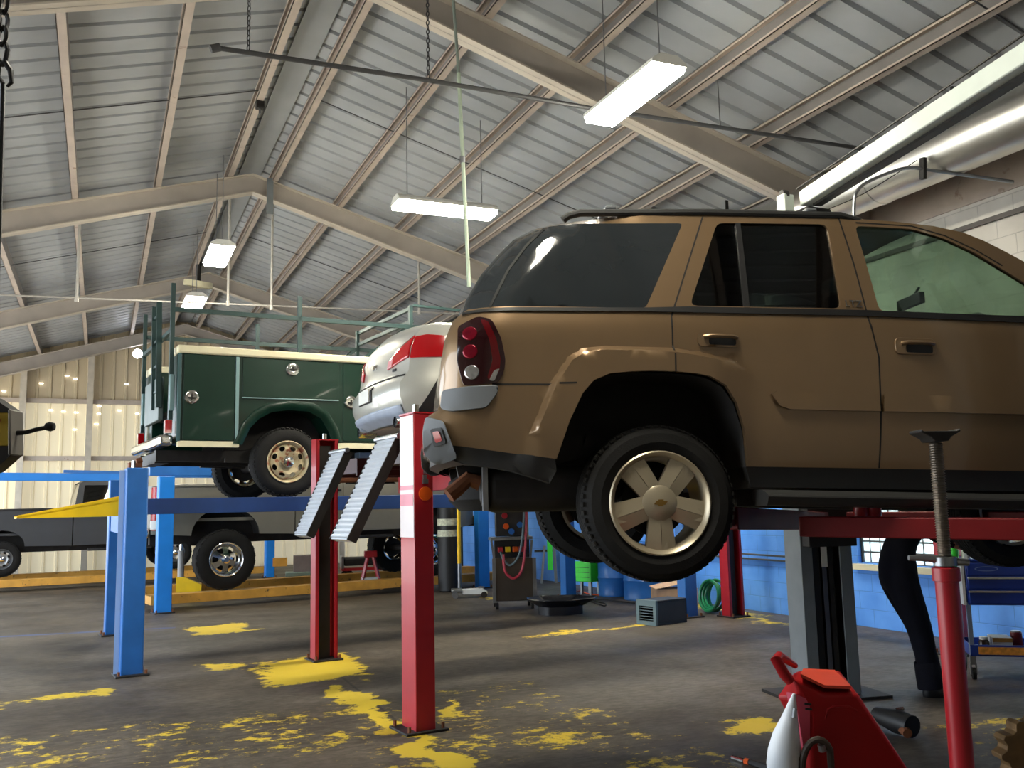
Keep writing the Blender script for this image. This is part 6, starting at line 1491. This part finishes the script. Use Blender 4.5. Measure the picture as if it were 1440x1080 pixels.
b = MB(); b.tube([(2.96, 7.72, 5.56), (3.03, 7.72, 3.5)], .019, 8); b.build('pipe', pm('pale_green_pipe', (176, 190, 170), .45), t)
MB().cyl((2.985,7.72,4.68), (2.985,7.72,4.74), .028, 8).build('coupling', STEEL, t)
DRP = pm('pale_drop_pipe', (176, 172, 166), .5)
for i, (x, y, z0, lb) in enumerate(((1.76, 15.0, 4.78, 'thin pale drop pipe hanging under the ridge right of the nearer ridge light'), (2.44, 15.0, 4.76, 'thin pale drop pipe hanging right of the ridge, second from the ridge light'), (4.95, 15.0, 4.85, 'thin pale drop pipe hanging above the silver sedan'), (-.42, 15.0, 4.7, 'thin pale drop pipe hanging left of the ridge, above the truck tailgate'))):
    t = thing('drop_pipe', lb, 'pipe', (x, y, z0), 0, 'thin drop pipes on the air line'); MB().cyl((x, y, z0), (x, y, zr(x)-.03), .02, 8).build('pipe', DRP, t); MB().cyl((x, y, z0-.02), (x, y, z0+.06), .03, 8).build('fitting', DRP, t)
cord('air_line', 'thin pale air line strung straight across the hall beyond the second rafter', 'pipe', [(-4.2, 15, 4.66), (-1.43, 15, 4.71), (2.0, 15, 4.80), (5.35, 15, 4.88), (8.3, 15, 4.93)], .014, DRP)
t = thing('conduit', 'bent steel conduit hooking down in front of the silver duct', 'conduit', (6.95, 6.9, 4.8))
rc = lambda px, py: at(px, py, 8.7)
MB().tube(smooth([rc(1201, 345), rc(1201, 285), rc(1206, 268), rc(1222, 255), rc(1262, 239), rc(1285, 236), rc(1300, 238), rc(1425, 256)]), .017, 8).build('pipe', STEEL, t)
MB().bar(rc(1298, 222), rc(1298, 252), .05, .04).build('junction_box', DARK, t)
cord('slack_wire', 'thin wire sagging across the face of the silver duct', 'wire', [rc(1150, 300), rc(1215, 272), rc(1290, 225)], .004, DARK)
# thin sag rods lying on the purlins
for y, nm in ((11.1, 'between the first and second rafters'), (17.4, 'between the second and third rafters'), (4.9, 'nearest the camera')):
    for x0, x1, sd in ((-3.9, 1.7, 'left'), (2.3, 7.7, 'right')):
        cord('sag_rod', 'thin dark sag rod under the %s roof slope %s' % (sd, nm), 'rod', [(x0, y, zr(x0)-.13), (x1, y, zr(x1)-.13)], .008, PIPE)
# small dark things clipped to the ridge purlin, bracket at the second rafter
t = thing('pipe_clamp', 'small dark clamp on the purlin left of the ridge', 'clamp', (1.66, 11.3, 6.56)); MB().box(1.62, 1.72, 11.26, 11.36, 6.50, 6.60).build('jaw', DARK, t, bevel=.01); MB().cyl((1.67, 11.31, 6.44), (1.67, 11.31, 6.5), .014, 8).build('screw', STEEL, t)
t = thing('ridge_bracket', 'pale steel tab hanging from the second rafter just right of the ridge', 'bracket', (2.25, 14.0, 6.3)); MB().box(2.2, 2.30, 14.08, 14.10, 6.05, 6.62).build('tab', GREY, t)
# black box vent under third rafter ridge
t = thing('roof_vent', 'round pale roof vent rim under the ridge by the third rafter', 'vent', (1.72, 19.8, 6.0)); MB().lathe([(.25,0),(.29,0),(.29,.12),(.25,.12)], (1.7, 19.6, 6.12), (.1,-.2,1), 28, False).build('rim', CREAM, t); MB().lathe([(0,.09),(.25,.1)], (1.7, 19.6, 6.12), (.1,-.2,1), 28, False).build('louvre', DARK, t); MB().cyl((1.7,19.6,6.2), (1.7,19.6,6.75), .05, 10).build('neck', DARK, t)
# extra conduit seen on the block wall under the windows of the bay
t = thing('wall_pipe', 'pair of thin pipes fixed along the blue block wall at waist height', 'pipe', (8.25, 10, .75))
for z in (.70, .76): MB().tube([(8.26, 8.9, z), (8.26, 14.0, z+.02)], .013, 6).build('pipe', PIPE, t)
MB().box(8.2, 8.29, 8.86, 8.98, .64, .82).build('valve_box', BLACK, t, bevel=.01)
